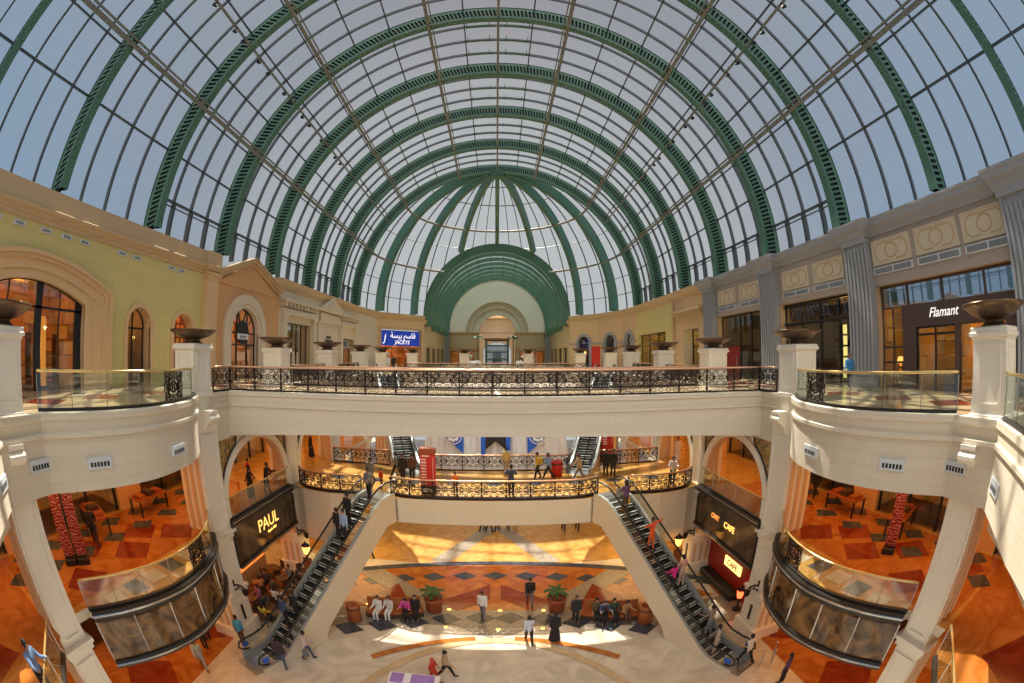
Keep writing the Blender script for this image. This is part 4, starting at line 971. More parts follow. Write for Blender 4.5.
# ================================================================== PEDESTALS AND BRONZE BOWLS
def make_pedestal():
    r = thing('pedestal', '', 'pedestal', group='ivory pedestals round the void')
    mb = MB(); mb.box(-.6, .6, -.6, .6, -.05, 1.86); sh = obj('shaft', mb, M['white'], r, world=False)
    mb = MB(); mb.lathe([(q*1.4142, z) for q, z in ((.6, 1.80), (.64, 1.82), (.64, 1.86), (.70, 1.88), (.70, 1.95), (.66, 1.98), (.66, 2.06), (.62, 2.09))], 0, 0, 0, 4); obj('cap', mb, M['white'], r, world=False)
    mb = MB(); mb.bevbox(-.66, .66, -.66, .66, -.05, .14, .03); obj('plinth', mb, M['white'], r, world=False)
    for k in range(4):
        mb = MB(); R = Matrix.Rotation(k*PI/2, 4, 'Z')
        mb.ring4(-.42, .42, .32, 1.70, .07, -.63, -.59)
        mb.v = [tuple(R @ Vector(v)) for v in mb.v]; obj('panel_moulding', mb, M['white'], sh, world=False)
    return r
def make_bowl():
    r = thing('bowl', '', 'bowl', group='bronze bowls on the pedestals')
    mb = MB(); mb.lathe([(.42, 0), (.42, .06), (.36, .10), (.34, .17), (.46, .20), (.78, .31), (1.02, .46), (1.12, .52), (1.12, .57), (1.04, .57), (.9, .5), (.5, .34), (.0, .28)], 0, 0, 0, 36, 0, False); obj('basin', mb, M['bronze'], r, True, False)
    mb = MB(); mb.bevbox(-.36, .36, -.36, .36, -.02, .05, .015); obj('foot', mb, M['iron'], r, world=False)
    return r
ped, bowl = make_pedestal(), make_bowl(); firstp = True
PED = []
nm = ['beside the front corner of the bridge', 'behind the bridge', 'second behind the bridge', 'third behind the bridge', 'at the far bend of the void']
for s in (-1, 1):
    PED.append((s*12.1, 4.05 if s < 0 else 4.12, f'nearest {side(s)} at the picture edge'))
    for k, y in enumerate((14.0, 21.8, 29.6, 37.5, 45.2)): PED.append((s*12.4, y, f'{side(s)} {nm[k]}'))
    PED.append((s*10.4, 52.2, f'{side(s)} on the far rounded end')); PED.append((s*4.4, 58.8, f'{side(s)} of centre at the far end'))
for x, y, w in PED:
    p = ped if firstp else copy_tree(ped); b = bowl if firstp else copy_tree(bowl); firstp = False
    p['label'] = f'ivory panelled pedestal, {w}'; b['label'] = f'wide bronze bowl on the pedestal {w}'
    near = 'nearest' in w; place(p, (x, y, .0)); place(b, (x, y, 2.21 if near else 2.09))
    if near: p.scale = (1, 1, 1.06)

# ================================================================== ESCALATORS
def escalator(A, B, label, side_in, flip=1):
    A, B = Vector(A), Vector(B); d = Vector((B.x-A.x, B.y-A.y)); L = d.length; H = B.z-A.z; rz = math.atan2(d.y, d.x)-PI/2
    r = thing('escalator', label, 'escalator', A, rz, 'escalators')
    w = .52; sl = H/L
    def prof(y): return 0 if y < 0 else (H if y > L else y*sl)
    ys = [-1.5, -.9, -.35, .35, L-.35, L+.35, L+1.1]
    line = [(y, (prof(y) if abs(y) > .4 and abs(y-L) > .4 else (0.09 if y < 1 else H-.09) if y in (.35, -.35, L-.35, L+.35) else prof(y))) for y in ys]
    line = [(-1.5, 0), (-.6, 0), (0, .10), (.5, .5*sl), (L-.5, H-.5*sl), (L, H-.10), (L+.5, H), (L+1.1, H)]
    # cream clad truss sides
    for sx in (-1, 1):
        mb = MB(); x0, x1 = sx*.80, sx*.88
        top = [(y, z+.28) for y, z in line]; bot = [(L+1.1, H-1.35), (L+.3, H-1.35), (3.0, 3.0*sl-1.55), (2.6, 0), (-1.5, 0)]
        pts = top+bot; n = len(pts); mb.add([(x0, y, z) for y, z in pts]+[(x1, y, z) for y, z in pts], [tuple(range(n)), tuple(range(2*n-1, n-1, -1))]+[(i, (i+1) % n, n+(i+1) % n, n+i) for i in range(n)])
        obj('side_panel', mb, M['cream'], r, world=False)
        mb = MB(); v = []
        for y, z in line:
            for x in (sx*.72, sx*.88): v += [(x, y, z+.29), ]
        v = []
        for y, z in line: v += [(sx*.88, y, z+.29), (sx*.72, y, z+.29), (sx*.70, y, z)]
        mb.add(v, [(3*i+q, 3*i+q+1, 3*i+q+4, 3*i+q+3) for i in range(len(line)-1) for q in (0, 1)]); obj('skirt_deck', mb, M['deck'], r, world=False)
        g = MB(); v = []
        gl = [(-1.25, 0), (-.6, 0)]+line[2:]
        for y, z in gl: v += [(sx*.77, y, z+.28), (sx*.77, y, z+.95)]
        g.add(v, [(2*i, 2*i+1, 2*i+3, 2*i+2) for i in range(len(gl)-1)]); obj('glass_balustrade', g, M['glassrail'], r, world=False)
        loop = [(sx*.77, -1.0, .36), (sx*.77, -1.35, .42), (sx*.77, -1.55, .62), (sx*.77, -1.45, .88), (sx*.77, -1.15, .98)]+[(sx*.77, y, z+.99) for y, z in line[1:-1]]+[(sx*.77, L+1.1, H+.98), (sx*.77, L+1.4, H+.86), (sx*.77, L+1.45, H+.62), (sx*.77, L+1.25, H+.42), (sx*.77, L+.9, H+.36)]
        mb = MB(); mb.tube(loop, .05, 6); obj('handrail', mb, M['rubber'], r, True, False)
        mb = MB(); mb.box(sx*.775, sx*.785, -1.3, -.95, .5, .78); obj('notice_sticker', mb, M['blued'], r, world=False)
    # underside
    mb = MB(); u = [(L+1.1, H-1.35), (L+.3, H-1.35), (3.0, 3.0*sl-1.55), (2.6, 0)]; v = []
    for y, z in u: v += [(-.8, y, z), (.8, y, z)]
    mb.add(v, [(2*i, 2*i+1, 2*i+3, 2*i+2) for i in range(len(u)-1)]); obj('underside', mb, M['cream'], r, world=False)
    for y0, y1, z in ((-1.9, -.55, .012), (L+.5, L+1.6, H+.012)):
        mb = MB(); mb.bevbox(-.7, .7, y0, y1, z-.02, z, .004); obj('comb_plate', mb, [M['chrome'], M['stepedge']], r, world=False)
    n = int((L+.9)/.4); sm = None
    for k in range(n):
        y = -.5+k*.4; z = max(0.0, min(H, (y+.25)*sl)) if 0 <= y+.25 <= L else (0.0 if y < 1 else H)
        if sm is None:
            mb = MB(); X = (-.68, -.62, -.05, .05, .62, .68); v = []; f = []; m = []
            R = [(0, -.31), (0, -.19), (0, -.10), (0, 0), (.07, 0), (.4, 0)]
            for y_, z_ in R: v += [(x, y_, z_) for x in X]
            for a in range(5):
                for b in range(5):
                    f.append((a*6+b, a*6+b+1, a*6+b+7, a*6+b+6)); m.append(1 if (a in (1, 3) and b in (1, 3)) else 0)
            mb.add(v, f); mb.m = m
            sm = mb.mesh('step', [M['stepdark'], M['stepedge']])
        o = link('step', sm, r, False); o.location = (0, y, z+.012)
    return r
EA, EB = (9.7, 13.1), (6.45, 20.35)
ESC = {}
for s in (-1, 1):
    ESC[s] = escalator((s*EA[0], EA[1], ZG), (s*EB[0], EB[1], ZM), f'{side(s)} cream sided escalator from the ground floor to the middle bridge', s)
    escalator((s*5.9, 27.6, ZM), (s*9.3, 35.6, 0), f'{side(s)} escalator rising behind the middle bridge to the upper floor', s)

# ================================================================== VENTS IN THE FASCIAS
def edge_frame(path, y, s):
    for a, b in zip(path, path[1:]):
        if a[1] <= y <= b[1]:
            t = (y-a[1])/(b[1]-a[1]); x = a[0]+(b[0]-a[0])*t; d = Vector((s*(b[0]-a[0]), b[1]-a[1])).normalized(); n = Vector((-d.y, d.x))*s
            return s*x, n
v0 = thing('fascia_vent', '', 'air vent', group='vents in the balcony fascias')
t = MB(); t.box(-.54, .54, -.05, .04, -.2, .2); obj('frame', t, M['vent'], v0, world=False)
t = MB()
for k in range(6): t.box(-.42+k*.145, -.42+k*.145+.10, .04, .045, -.12, .04)
obj('slots', t, M['ventd'], v0, world=False)
fv = True
for s in (-1, 1):
    for y, z, w in ((5.0, -1.25, 'beside the near pillar'), (7.0, -1.32, 'in the middle of the curved fascia'), (10.4, -1.42, 'near the far end of the curved fascia'), (3.2, -1.35, 'past the near pillar at the picture edge')):
        x, n = edge_frame(EDGE, y, s); o = v0 if fv else copy_tree(v0); fv = False
        o['label'] = f'white slotted vent {w}, {side(s)} upper balcony'; place(o, (x+n.x*.05, y+n.y*.05, z), math.atan2(n.y, n.x)-PI/2); o.scale = (.82, .82, .82)
# small vents of the left yellow wall
v1 = thing('wall_vent', '', 'air vent', group='small vents under the left cornice')
t = MB(); t.box(-.04, .04, -.34, .34, -.10, .10); obj('frame', t, M['vent'], v1, world=False); t = MB(); t.box(.04, .045, -.24, .24, -.055, .055); obj('grille', t, M['ventg'], v1, world=False)
vy = [4.8, 6.3, 8.0, 9.4, 10.6, 13.4, 14.6, 17.6, 18.6]
for i, y in enumerate(vy):
    o = v1 if i == 0 else copy_tree(v1); o['label'] = ['first', 'second', 'third', 'fourth', 'fifth', 'sixth', 'seventh', 'eighth', 'ninth'][i]+' small white vent from the left under the left cornice'
    place(o, FL(y, 6.35, .03))
# ================================================================== FURNISHINGS ON THE GROUND FLOOR
def palm(x, y, label, h=1.0, z=ZG, group='potted palms', pot=True, sc=1.0):
    r = thing('potted_palm', label, 'plant', (x, y, z), random.random()*6, group)
    if pot:
        mb = MB(); mb.lathe([(.30, 0), (.42, .1), (.46, .75), (.52, .82), (.52, .92), (.44, .92), (.42, .84), (0, .84)], 0, 0, 0, 20, 0, False); obj('pot', mb, M['terracotta'], r, True, False)
    z0 = .84 if pot else 0
    mb = MB(); mb.tube([(0, 0, z0), (.04, .02, z0+h*.4), (0, .03, z0+h)], [.11*sc, .09*sc, .07*sc], 8); obj('trunk', mb, M['trunk'], r, world=False)
    mb = MB()
    for k in range(18):
        a = k*2.4; el = .35+.9*((k*7) % 10)/10; L = (.75+.25*((k*3) % 5)/5)*sc; pts = []
        for i in range(6):
            t = i/5; q = el-1.5*t*t*.8; pts.append((t*L*math.cos(a), t*L*math.sin(a), z0+h+L*(math.sin(el)*t-.75*t*t)))
        for i in range(5):
            p, q = Vector(pts[i]), Vector(pts[i+1]); sd = Vector((-math.sin(a), math.cos(a), 0)); w0, w1 = .16*sc*math.sin(PI*(i+.35)/5.6), .16*sc*math.sin(PI*(i+1.35)/5.6)
            dz = Vector((0, 0, .07*sc)); mb.add([p, q, q+sd*w1-dz, p+sd*w0-dz], [(0, 1, 2, 3)]); mb.add([p, q, q-sd*w1-dz, p-sd*w0-dz], [(0, 1, 2, 3)])
    obj('fronds', mb, M['leaf'], r, world=False); return r
palm(-3.15, 18.95, 'potted palm at the right end of the left bench', .5, sc=.8); palm(3.15, 18.95, 'potted palm beside the man in black, left of the right bench', .5, sc=.8)
def bench(x, y, rz, label):
    r = thing('bench', label, 'bench', (x, y, ZG), rz, 'orange brown wooden benches')
    A = [(-1.45+2.9*k/10, -.16*(1-((k-5)/5)**2)) for k in range(11)]
    mb = MB(); mb.sweep([(a, b, 0) for a, b in A], [(-.32, .36), (.32, .36), (.32, .46), (-.32, .46), (-.32, .36)], 0, 1); obj('seat', mb, M['redwood'], r, world=False)
    mb = MB(); mb.sweep([(a, b, 0) for a, b in A], [(.26, .42), (.34, .42), (.44, 1.0), (.36, 1.0), (.26, .42)], 0, 1); obj('backrest', mb, M['redwood'], r, world=False)
    mb = MB(); mb.sweep([(a, b, 0) for a, b in A], [(-.24, 0), (.26, 0), (.26, .36), (-.24, .36), (-.24, 0)], 0, 1); obj('base', mb, M['wood'], r, world=False)
bench(-5.1, 18.2, .22, 'orange brown bench with seated people on the left of the ground floor'); bench(5.75, 17.8, -.25, 'orange brown bench with seated people on the right of the ground floor')
def bin_(x, y, z, label, mname, h=.95, r0=.3):
    r = thing('waste_bin', label, 'bin', (x, y, z)); mb = MB(); mb.lathe([(r0*.85, 0), (r0, .06), (r0, h-.08), (r0*.9, h), (r0*.5, h), (r0*.45, h-.12), (0, h-.12)], 0, 0, 0, 20, 0, False); dr = obj('drum', mb, M[mname], r, True, False)
    mb = MB(); mb.lathe([(r0*1.03, h-.2), (r0*1.06, h-.2), (r0*1.06, h-.12), (r0*1.03, h-.12)], 0, 0, 0, 20, 0, False); obj('rim_band', mb, M['wood'], dr, world=False)
bin_(-7.0, 17.2, ZG, 'tall orange brown waste bin left of the left bench', 'redwood', 1.05, .36); bin_(7.35, 17.0, ZG, 'tall orange brown waste bin right of the right bench', 'redwood', 1.05, .4); bin_(3.85, 25.7, ZM, 'bright red bin on the middle bridge behind the two men', 'red', 1.0, .38)
fl = thing('floor_light', '', 'floor light', group='small glowing uplights in the ground floor'); mb = MB(); mb.lathe([(.16, 0), (.16, .02), (.12, .03)], 0, 0, 0, 14); obj('ring', mb, M['chrome'], fl, world=False); mb = MB(); mb.lathe([(.11, .02), (.11, .035)], 0, 0, 0, 12); obj('lens', mb, M['glow'], fl, world=False)
for i, (x, y, w) in enumerate([(-6.76, 18.9, 'behind the left end of the left bench'), (-2.4, 19.1, 'right of the left palm'), (-2.4, 17.4, 'on the slate diamond right of the left bench'), (.25, 19.1, 'in front of the white clothed walker'), (.14, 17.3, 'at the foot of the granite V'), (2.3, 17.3, 'left of the black robed woman'), (2.5, 19.0, 'left of the right palm'), (6.93, 19.1, 'behind the right end of the right bench'), (6.7, 17.6, 'between the right bench and the bin')]):
    o = fl if i == 0 else copy_tree(fl); place(o, (x, y, ZG+.02)); o['label'] = 'small glowing floor uplight '+w
# lantern posts, floor lanterns, wall lamps
def lamp_post(x, y, label, h=3.0, post=True):
    r = thing('lantern_post' if post else 'floor_lantern', label, 'lamp', (x, y, ZG)); mb = MB(); mb.lathe([(.26, 0), (.26, .1), (.12, .2), (.06, .3)], 0, 0, 0, 12); obj('base', mb, M['iron'], r, world=False)
    mb = MB(); mb.tube([(0, 0, .2), (0, 0, h-.5)], .05, 8); obj('pole', mb, M['iron'], r, world=False)
    mb = MB(); mb.lathe([(.14, h-.5), (.22, h-.1), (.22, h)], 0, 0, 0, 6); obj('lantern_glass', mb, M['glow'] if post else M['glowred'], r, world=False)
    mb = MB(); mb.lathe([(.28, h), (.16, h+.14), (.05, h+.2), (.03, h+.32)], 0, 0, 0, 6); mb.lathe([(.17, h-.56), (.17, h-.5)], 0, 0, 0, 6); obj('cap', mb, M['iron'], r, world=False)
    if post:
        mb = MB(); mb.box(-.28, .28, -.1, -.06, .4, h-.7); obj('banner_board', mb, M['redwood'], r, world=False)
lamp_post(-10.2, 19.4, 'lantern post with red brown board left of the left escalator'); lamp_post(10.3, 20.6, 'lantern post with red brown board right of the right escalator'); lamp_post(-13.5, 16.3, 'short glowing red lantern by the cafe tables below PAUL', 1.5, False); lamp_post(12.4, 16.2, 'short glowing red lantern on the floor below the cafe panel', 1.3, False)
wl = thing('wall_lamp', '', 'wall lamp', group='dark scroll wall lamps on the pillars'); mb = MB(); mb.tube([(0, .0, 0), (0, .25, .12), (0, .5, .1), (0, .62, -.05)], .035, 6); mb.tube([(0, .12+.12*math.cos(a), -.05+.12*math.sin(a)) for a in [2*PI*k/14 for k in range(14)]], .03, 5, 0, True); mb.tube([(0, .38+.09*math.cos(a), -.02+.09*math.sin(a)) for a in [2*PI*k/12 for k in range(12)]], .025, 5, 0, True); mb.box(-.06, .06, 0, .03, -.3, .3); obj('scroll_bracket', mb, M['iron'], wl, world=False)
mb = MB(); mb.lathe([(.06, -.42), (.15, -.3), (.17, -.1), (.05, -.02)], 0, .62, 0, 8); obj('lamp_shade', mb, M['iron'], wl, world=False)
fw = True
for s in (-1, 1):
    for y, w in ((14.0, 'front'), (21.5, 'second')):
        o = wl if fw else copy_tree(wl); fw = False; o['label'] = f'dark scroll wall lamp on the {side(s)} {w} pillar'; place(o, (s*(XV-.05), y, -8.75), s*PI/2)
# cafe under PAUL
def make_chair():
    r = thing('cafe_chair', '', 'chair', group='dark cafe chairs below the PAUL panel'); mb = MB(); mb.bevbox(-.22, .22, -.22, .22, .42, .47, .015); obj('seat', mb, M['wood'], r, world=False)
    mb = MB(); mb.bevbox(-.2, .2, -.235, -.205, .46, .92, .008); obj('backrest', mb, M['wood'], r, world=False)
    for sx in (-1, 1):
        for sy in (-1, 1): mb = MB(); mb.tube([(sx*.19, sy*.19, .43), (sx*.21, sy*.22, 0)], .018, 5); obj('leg', mb, M['black'], r, world=False)
    return r
def make_table():
    r = thing('cafe_table', '', 'table', group='round cafe tables below the PAUL panel'); mb = MB(); mb.lathe([(.40, .70), (.42, .72), (.42, .74), (.40, .75)], 0, 0, 0, 20); obj('table_top', mb, M['wood'], r, world=False)
    mb = MB(); mb.tube([(0, 0, .05), (0, 0, .7)], .035, 8); obj('stem', mb, M['black'], r, world=False); mb = MB(); mb.lathe([(.26, 0), (.26, .02), (.05, .06)], 0, 0, 0, 16); obj('base', mb, M['black'], r, world=False); return r
ch, tb = make_chair(), make_table()
TBL = [(-12.6, 16.1, 'beside the red lantern'), (-11.4, 17.4, 'with the white shirted customer'), (-13.1, 17.9, 'nearest the PAUL counter'), (-11.2, 15.7, 'with the yellow shirted customer'), (-12.0, 19.0, 'third along the escalator'), (-10.6, 18.9, 'beside the lantern post'), (-13.2, 20.0, 'at the back wall'), (-11.0, 20.4, 'before the second pillar')]
k = 0
for i, (x, y, w) in enumerate(TBL):
    t_ = tb if i == 0 else copy_tree(tb); t_['label'] = 'small round dark cafe table '+w; place(t_, (x, y, ZG))
    for a in ((.6, 2.6, 4.7) if i % 2 else (1.2, 4.2, 5.6)):
        c_ = ch if k == 0 else copy_tree(ch); k += 1; c_['label'] = f'dark cafe chair {["near side", "left side", "right side"][k % 3]} of the table {w}'
        place(c_, (x+.62*math.cos(a), y+.62*math.sin(a), ZG), a+PI/2)
# counters and red shop front on the ground floor
r = thing('bakery_counter', 'dark counter with glowing orange display below the PAUL panel', 'counter', (-14.5, 18, ZG)); mb = MB(); mb.box(-14.9, -14.1, 16.0, 20.8, ZG, ZG+1.1); obj('cabinet', mb, M['tan'], r)
mb = MB(); mb.box(-14.85, -14.15, 16.1, 20.7, ZG+1.1, ZG+2.0); obj('display_case', mb, mat('pastry_glow', (1, .25, .04), .5, emit=(1, .22, .03), estr=1.6, var=.5, scale=3), r); mb = MB(); mb.box(-14.95, -14.05, 15.95, 20.85, ZG+2.0, ZG+2.06); obj('counter_top', mb, M['tan'], r)
struct('wall_red_shop', MB().box(13.0, 13.3, 16.6, 21.4, ZG, ZG+3.2), M['reddoor'])
r = thing('shop_sign', 'bright yellow lit sign on the red wall below the cafe panel', 'sign', (12.95, 18, ZG+1.2)); mb = MB(); mb.box(12.93, 13.0, 17.4, 19.3, ZG+1.35, ZG+1.95); obj('lit_board', mb, M['glowyel'], r); F = Fr((12.93, 0), (12.93, 60), 1); text_on(F, 'CAFE', 18.35, ZG+1.65, .01, .5, 'reddoor', r)
r = thing('settee', 'low black upholstered seat against the red wall', 'seat', (12.6, 18.5, ZG)); mb = MB(); mb.bevbox(12.3, 12.98, 17.0, 21.0, ZG+.12, ZG+.45, .03); obj('cushion', mb, M['black'], r); mb = MB(); mb.box(12.35, 12.93, 17.1, 20.9, ZG, ZG+.12); obj('base', mb, M['wood'], r)
# white display stand at the bottom edge
r = thing('display_table', 'low white and violet display stand at the bottom edge of the ground floor', 'display', (-3.1, 12.3, ZG)); mb = MB(); mb.bevbox(-4.1, -2.1, 11.7, 12.7, ZG+.7, ZG+.86, .02); obj('table_top', mb, M['whitep'], r); mb = MB(); mb.box(-3.95, -2.25, 11.85, 12.55, ZG, ZG+.7); obj('base', mb, M['whitep'], r)
mb = MB(); mb.box(-4.0, -3.5, 12.0, 12.6, ZG+.86, ZG+.9); mb.box(-3.2, -2.3, 12.0, 12.6, ZG+.86, ZG+.9); obj('printed_sheet', mb, mat('violet_print', (.35, .2, .55), .5, var=.5, scale=6), r)
# posts near the foot of the right escalator
bp = thing('barrier_post', '', 'post', group='steel posts at the foot of the right escalator'); mb = MB(); mb.tube([(0, 0, 0), (0, 0, .95)], .04, 8); obj('shaft', mb, M['chrome'], bp, world=False); mb = MB(); mb.lathe([(.12, 0), (.12, .02)], 0, 0, 0, 12); obj('base', mb, M['chrome'], bp, world=False); mb = MB(); mb.sphere(0, 0, .97, .055, .055, .04, 10, 6); obj('cap', mb, M['chrome'], bp, world=False)
for i, (x, y, w) in enumerate([(11.0, 11.2, 'nearest the escalator'), (11.5, 11.0, 'second from the escalator'), (11.9, 11.5, 'by the right front pillar')]):
    o = bp if i == 0 else copy_tree(bp); place(o, (x, y, ZG)); o['label'] = 'steel barrier post '+w
# ================================================================== MIDDLE FLOOR THINGS
def stripe_mat():
    m = mat('red_patterned_print', (.5, .02, .012), .45); nt = m.node_tree; b = nt.nodes['Principled BSDF']; tc = nt.nodes.new('ShaderNodeTexCoord'); w = nt.nodes.new('ShaderNodeTexWave'); w.inputs['Scale'].default_value = 2.6; w.inputs['Distortion'].default_value = 9; w.inputs['Detail Scale'].default_value = 2; w.bands_direction = 'Z'
    nt.links.new(tc.outputs['Object'], w.inputs['Vector']); cr = nt.nodes.new('ShaderNodeValToRGB'); cr.color_ramp.elements[0].position = .80; cr.color_ramp.elements[0].color = (.26, .01, .007, 1); cr.color_ramp.elements[1].position = .93; cr.color_ramp.elements[1].color = (.65, .35, .28, 1); nt.links.new(w.outputs['Fac'], cr.inputs[0]); nt.links.new(cr.outputs[0], b.inputs['Base Color']); return m
M['redprint'] = stripe_mat()
def banner_stand(x, y, z, rz, label, n=2, h=2.7):
    r = thing('banner_stand', label, 'display', (x, y, z), rz)
    for k in range(n):
        mb = MB(); c = (k-(n-1)/2)*.62; mb.box(c-.25, c+.25, -.04, .04, .3, h); obj('printed_panel', mb, M['redprint'], r, world=False); mb = MB(); mb.bevbox(c-.28, c+.28, -.3, .3, 0, .26, .04); obj('foot', mb, M['black'], r, world=False)
    mb = MB(); mb.box(-.03, .03, -.02, .08, .2, h+.05); obj('frame', mb, M['black'], r, world=False)
banner_stand(-14.7, 7.1, ZM, 1.0, 'tall red patterned banner stand on the left middle floor balcony'); banner_stand(14.5, 8.8, ZM, -1.1, 'tall narrow red patterned banner stand on the right middle floor', 1)
def totem(x, y, label, h=2.5):
    r = thing('directory_totem', label, 'sign', (x, y, ZM)); mb = MB(); mb.bevbox(-.4, .4, -.22, .22, 0, .5, .03); obj('base', mb, M['black'], r, world=False); mb = MB(); mb.box(-.4, .4, -.2, .2, .5, h); pa = obj('panel', mb, M['red'], r, world=False); mb = MB(); mb.bevbox(-.43, .43, -.24, .24, h, h+.3, .03); obj('header', mb, M['terracotta'], r, world=False)
    mb = MB()
    for k in range(9):
        for j in range(5): mb.box(-.35+j*.06, -.31+j*.06+.02*((k*j) % 2), -.206, -.2, h-.35-k*.17, h-.27-k*.17)
    mb.box(-.3, .1, -.206, -.2, h-.15, h-.08); mb.tube([(.3, -.203, h-.2-k*.16) for k in range(10)], .012, 4); obj('lettering', mb, M['whitep'], pa, world=False); mb = MB(); mb.box(-.3, .3, -.226, -.22, .14, .34); obj('white_mark', mb, M['vent'], r, world=False)
totem(-3.55, 22.2, 'red directory totem with white print on the middle bridge, left of centre', 2.3); totem(7.9, 28.9, 'distant red directory totem right of the far right escalator', 3.0)
r = thing('roll_up_banner', 'bright red standing banner far away in front of the right arches', 'sign', (13.3, 56, 0)); mb = MB(); mb.box(12.7, 13.9, 55.97, 56.03, .15, 3.0); obj('sheet', mb, M['red'], r); mb = MB(); mb.box(12.6, 14.0, 55.8, 56.2, 0, .15); obj('foot', mb, M['black'], r)
# white tent like backdrop with blue shields
r = thing('exhibition_backdrop', 'white draped fabric backdrop with blue emblem shields hung behind the middle bridge', 'backdrop', (0, 37.5, ZG))
mb = MB(); v = []; n = 96
for k in range(n+1):
    x = -7.2+14.4*k/n; y = 37.6+.16*math.sin(k*.9)+.10*math.sin(k*2.3)
    for z in (-11.2, -2.2): v.append((x*(1 if z < -5 else .8), y, z))
mb.add(v, [(2*i, 2*i+2, 2*i+3, 2*i+1) for i in range(n)]); obj('drape', mb, M['fabric'], r, True)
for sx in (-1, 1):
    mb = MB(); pts = [(sx*2.75, -2.6), (sx*2.85, -7.0), (sx*3.6, -6.3), (sx*4.5, -5.3), (sx*5.2, -4.2), (sx*5.4, -2.6)]; mb.add([(x, 37.2, z) for x, z in pts], [tuple(range(6))]); obj('blue_shield', mb, M['blued'], r)
    mb = MB(); cx, cz = sx*3.75, -5.35
    for k in range(8): a = k*PI/4; mb.sphere(cx+.42*math.cos(a), 37.12, cz+.42*math.sin(a), .17, .05, .17, 8, 5)
    mb.sphere(cx, 37.1, cz, .2, .05, .2, 8, 5); mb.tube([(cx+.75*math.cos(2*PI*k/20), 37.15, cz+.75*math.sin(2*PI*k/20)) for k in range(20)], .045, 5, 0, True); obj('flower_emblem', mb, M['whitep'], r)
    mb = MB(); mb.add([(sx*.9, 37.1, -2.6), (sx*1.3, 37.1, -2.6), (sx*1.3, 37.1, -7.2), (sx*.9, 37.1, -7.2)], [(0, 1, 2, 3)]); obj('blue_edge', mb, M['blued'], r)
    mb = MB(); mb.add([(sx*4.9, 37.15, -2.6), (sx*6.0, 37.15, -2.6), (sx*5.1, 37.15, -4.6)], [(0, 1, 2)]); obj('orange_corner', mb, M['redwood'], r)
mb = MB(); mb.add([(-.9, 37.15, -2.6), (.9, 37.15, -2.6), (.9, 37.15, -6.6), (0, 37.15, -5.8), (-.9, 37.15, -6.6)], [(0, 1, 2, 3, 4)]); obj('dark_opening', mb, M['black'], r)
mb = MB(); mb.sphere(-.55, 37.0, -4.7, .28, .1, .3, 10, 6); obj('gold_ornament', mb, M['brass'], r)
# mid floor shop furniture glimpsed under the balconies
def table_display(x, y, rz, label):
    r = thing('display_table', label, 'display', (x, y, ZM), rz); mb = MB(); mb.box(-1.1, 1.1, -.5, .5, .78, .84); obj('table_top', mb, M['redwood'], r, world=False)
    for a in (-1, 1):
        for b in (-1, 1): mb = MB(); mb.box(a*1.0-.04, a*1.0+.04, b*.42-.04, b*.42+.04, 0, .78); obj('leg', mb, M['black'], r, world=False)
    for k in range(3): mb = MB(); mb.box(-.9+k*.65, -.45+k*.65, -.35, .3, .84, .98+.1*(k % 2)); obj('goods_box', mb, M[('redwood', 'wood', 'terracotta')[k]], r, world=False)
for s in (-1, 1):
    table_display(s*16.7, 9.9, .3*s, f'{side(s)} shop table with boxed goods on the middle floor, nearer'); table_display(s*16.3, 13.6, PI/2, f'{side(s)} shop table with boxed goods on the middle floor, farther')
# palms and the glass kiosk at the far end of the upper floor
palm(-3.7, 82, 'tall far palm left of the dark glass lift', 5.4, 0, 'far palms by the glass lift', False, 1.3); palm(3.1, 82, 'tall far palm right of the dark glass lift', 5.4, 0, 'far palms by the glass lift', False, 1.3)
for sx in (-1, 1): palm(sx*5.2, 72, f'bushy green potted plant at the {side(sx)} side of the far walkway', .6, 0, 'far bushy plants', True, 1.6)
r = thing('glass_lift', 'dark framed glass lift tower in the middle of the far walkway', 'lift', (0, 87, 0)); mb = MB()
for x in (-2.2, 2.2):
    for y in (85, 89): mb.box(x-.18, x+.18, y-.18, y+.18, 0, 5.0)
for z in (1.2, 2.6, 3.9, 5.0): mb.box(-2.3, 2.3, 84.8, 85.1, z-.14, z+.1); mb.box(-2.3, 2.3, 88.9, 89.2, z-.14, z+.1)
obj('frame', mb, M['greend'], r); mb = MB(); mb.box(-2.1, 2.1, 84.95, 85.0, 0, 3.9); obj('glass_front', mb, M['glassdark'], r); mb = MB(); mb.bevbox(-2.6, 2.6, 84.6, 89.4, 5.0, 5.4, .08); obj('roof', mb, M['terracotta'], r); mb = MB(); mb.box(-.9, .9, 86, 88, .1, 2.5); obj('cabin', mb, M['chrome'], r)
for i, (x, y) in enumerate(((-4.2, 70), (-3.4, 75), (4.0, 73), (4.6, 78))):
    r = thing('seat_cluster', f'white armchair on the far walkway, {["front left", "rear left", "front right", "rear right"][i]}', 'chair', (x, y, 0), PI+.3*i, 'white armchairs on the far walkway'); mb = MB(); mb.bevbox(-.5, .5, -.45, .45, .12, .45, .05); obj('seat', mb, M['whitep'], r, world=False); mb = MB(); mb.bevbox(-.5, .5, -.5, -.3, .4, .95, .05); obj('backrest', mb, M['whitep'], r, world=False)
    for a in (-1, 1): mb = MB(); mb.bevbox(a*.5-.1, a*.5+.1, -.45, .4, .12, .65, .04); obj('armrest', mb, M['whitep'], r, world=False); mb = MB(); mb.box(a*.42-.03, a*.42+.03, -.4, .36, 0, .12); obj('leg', mb, M['black'], r, world=False)

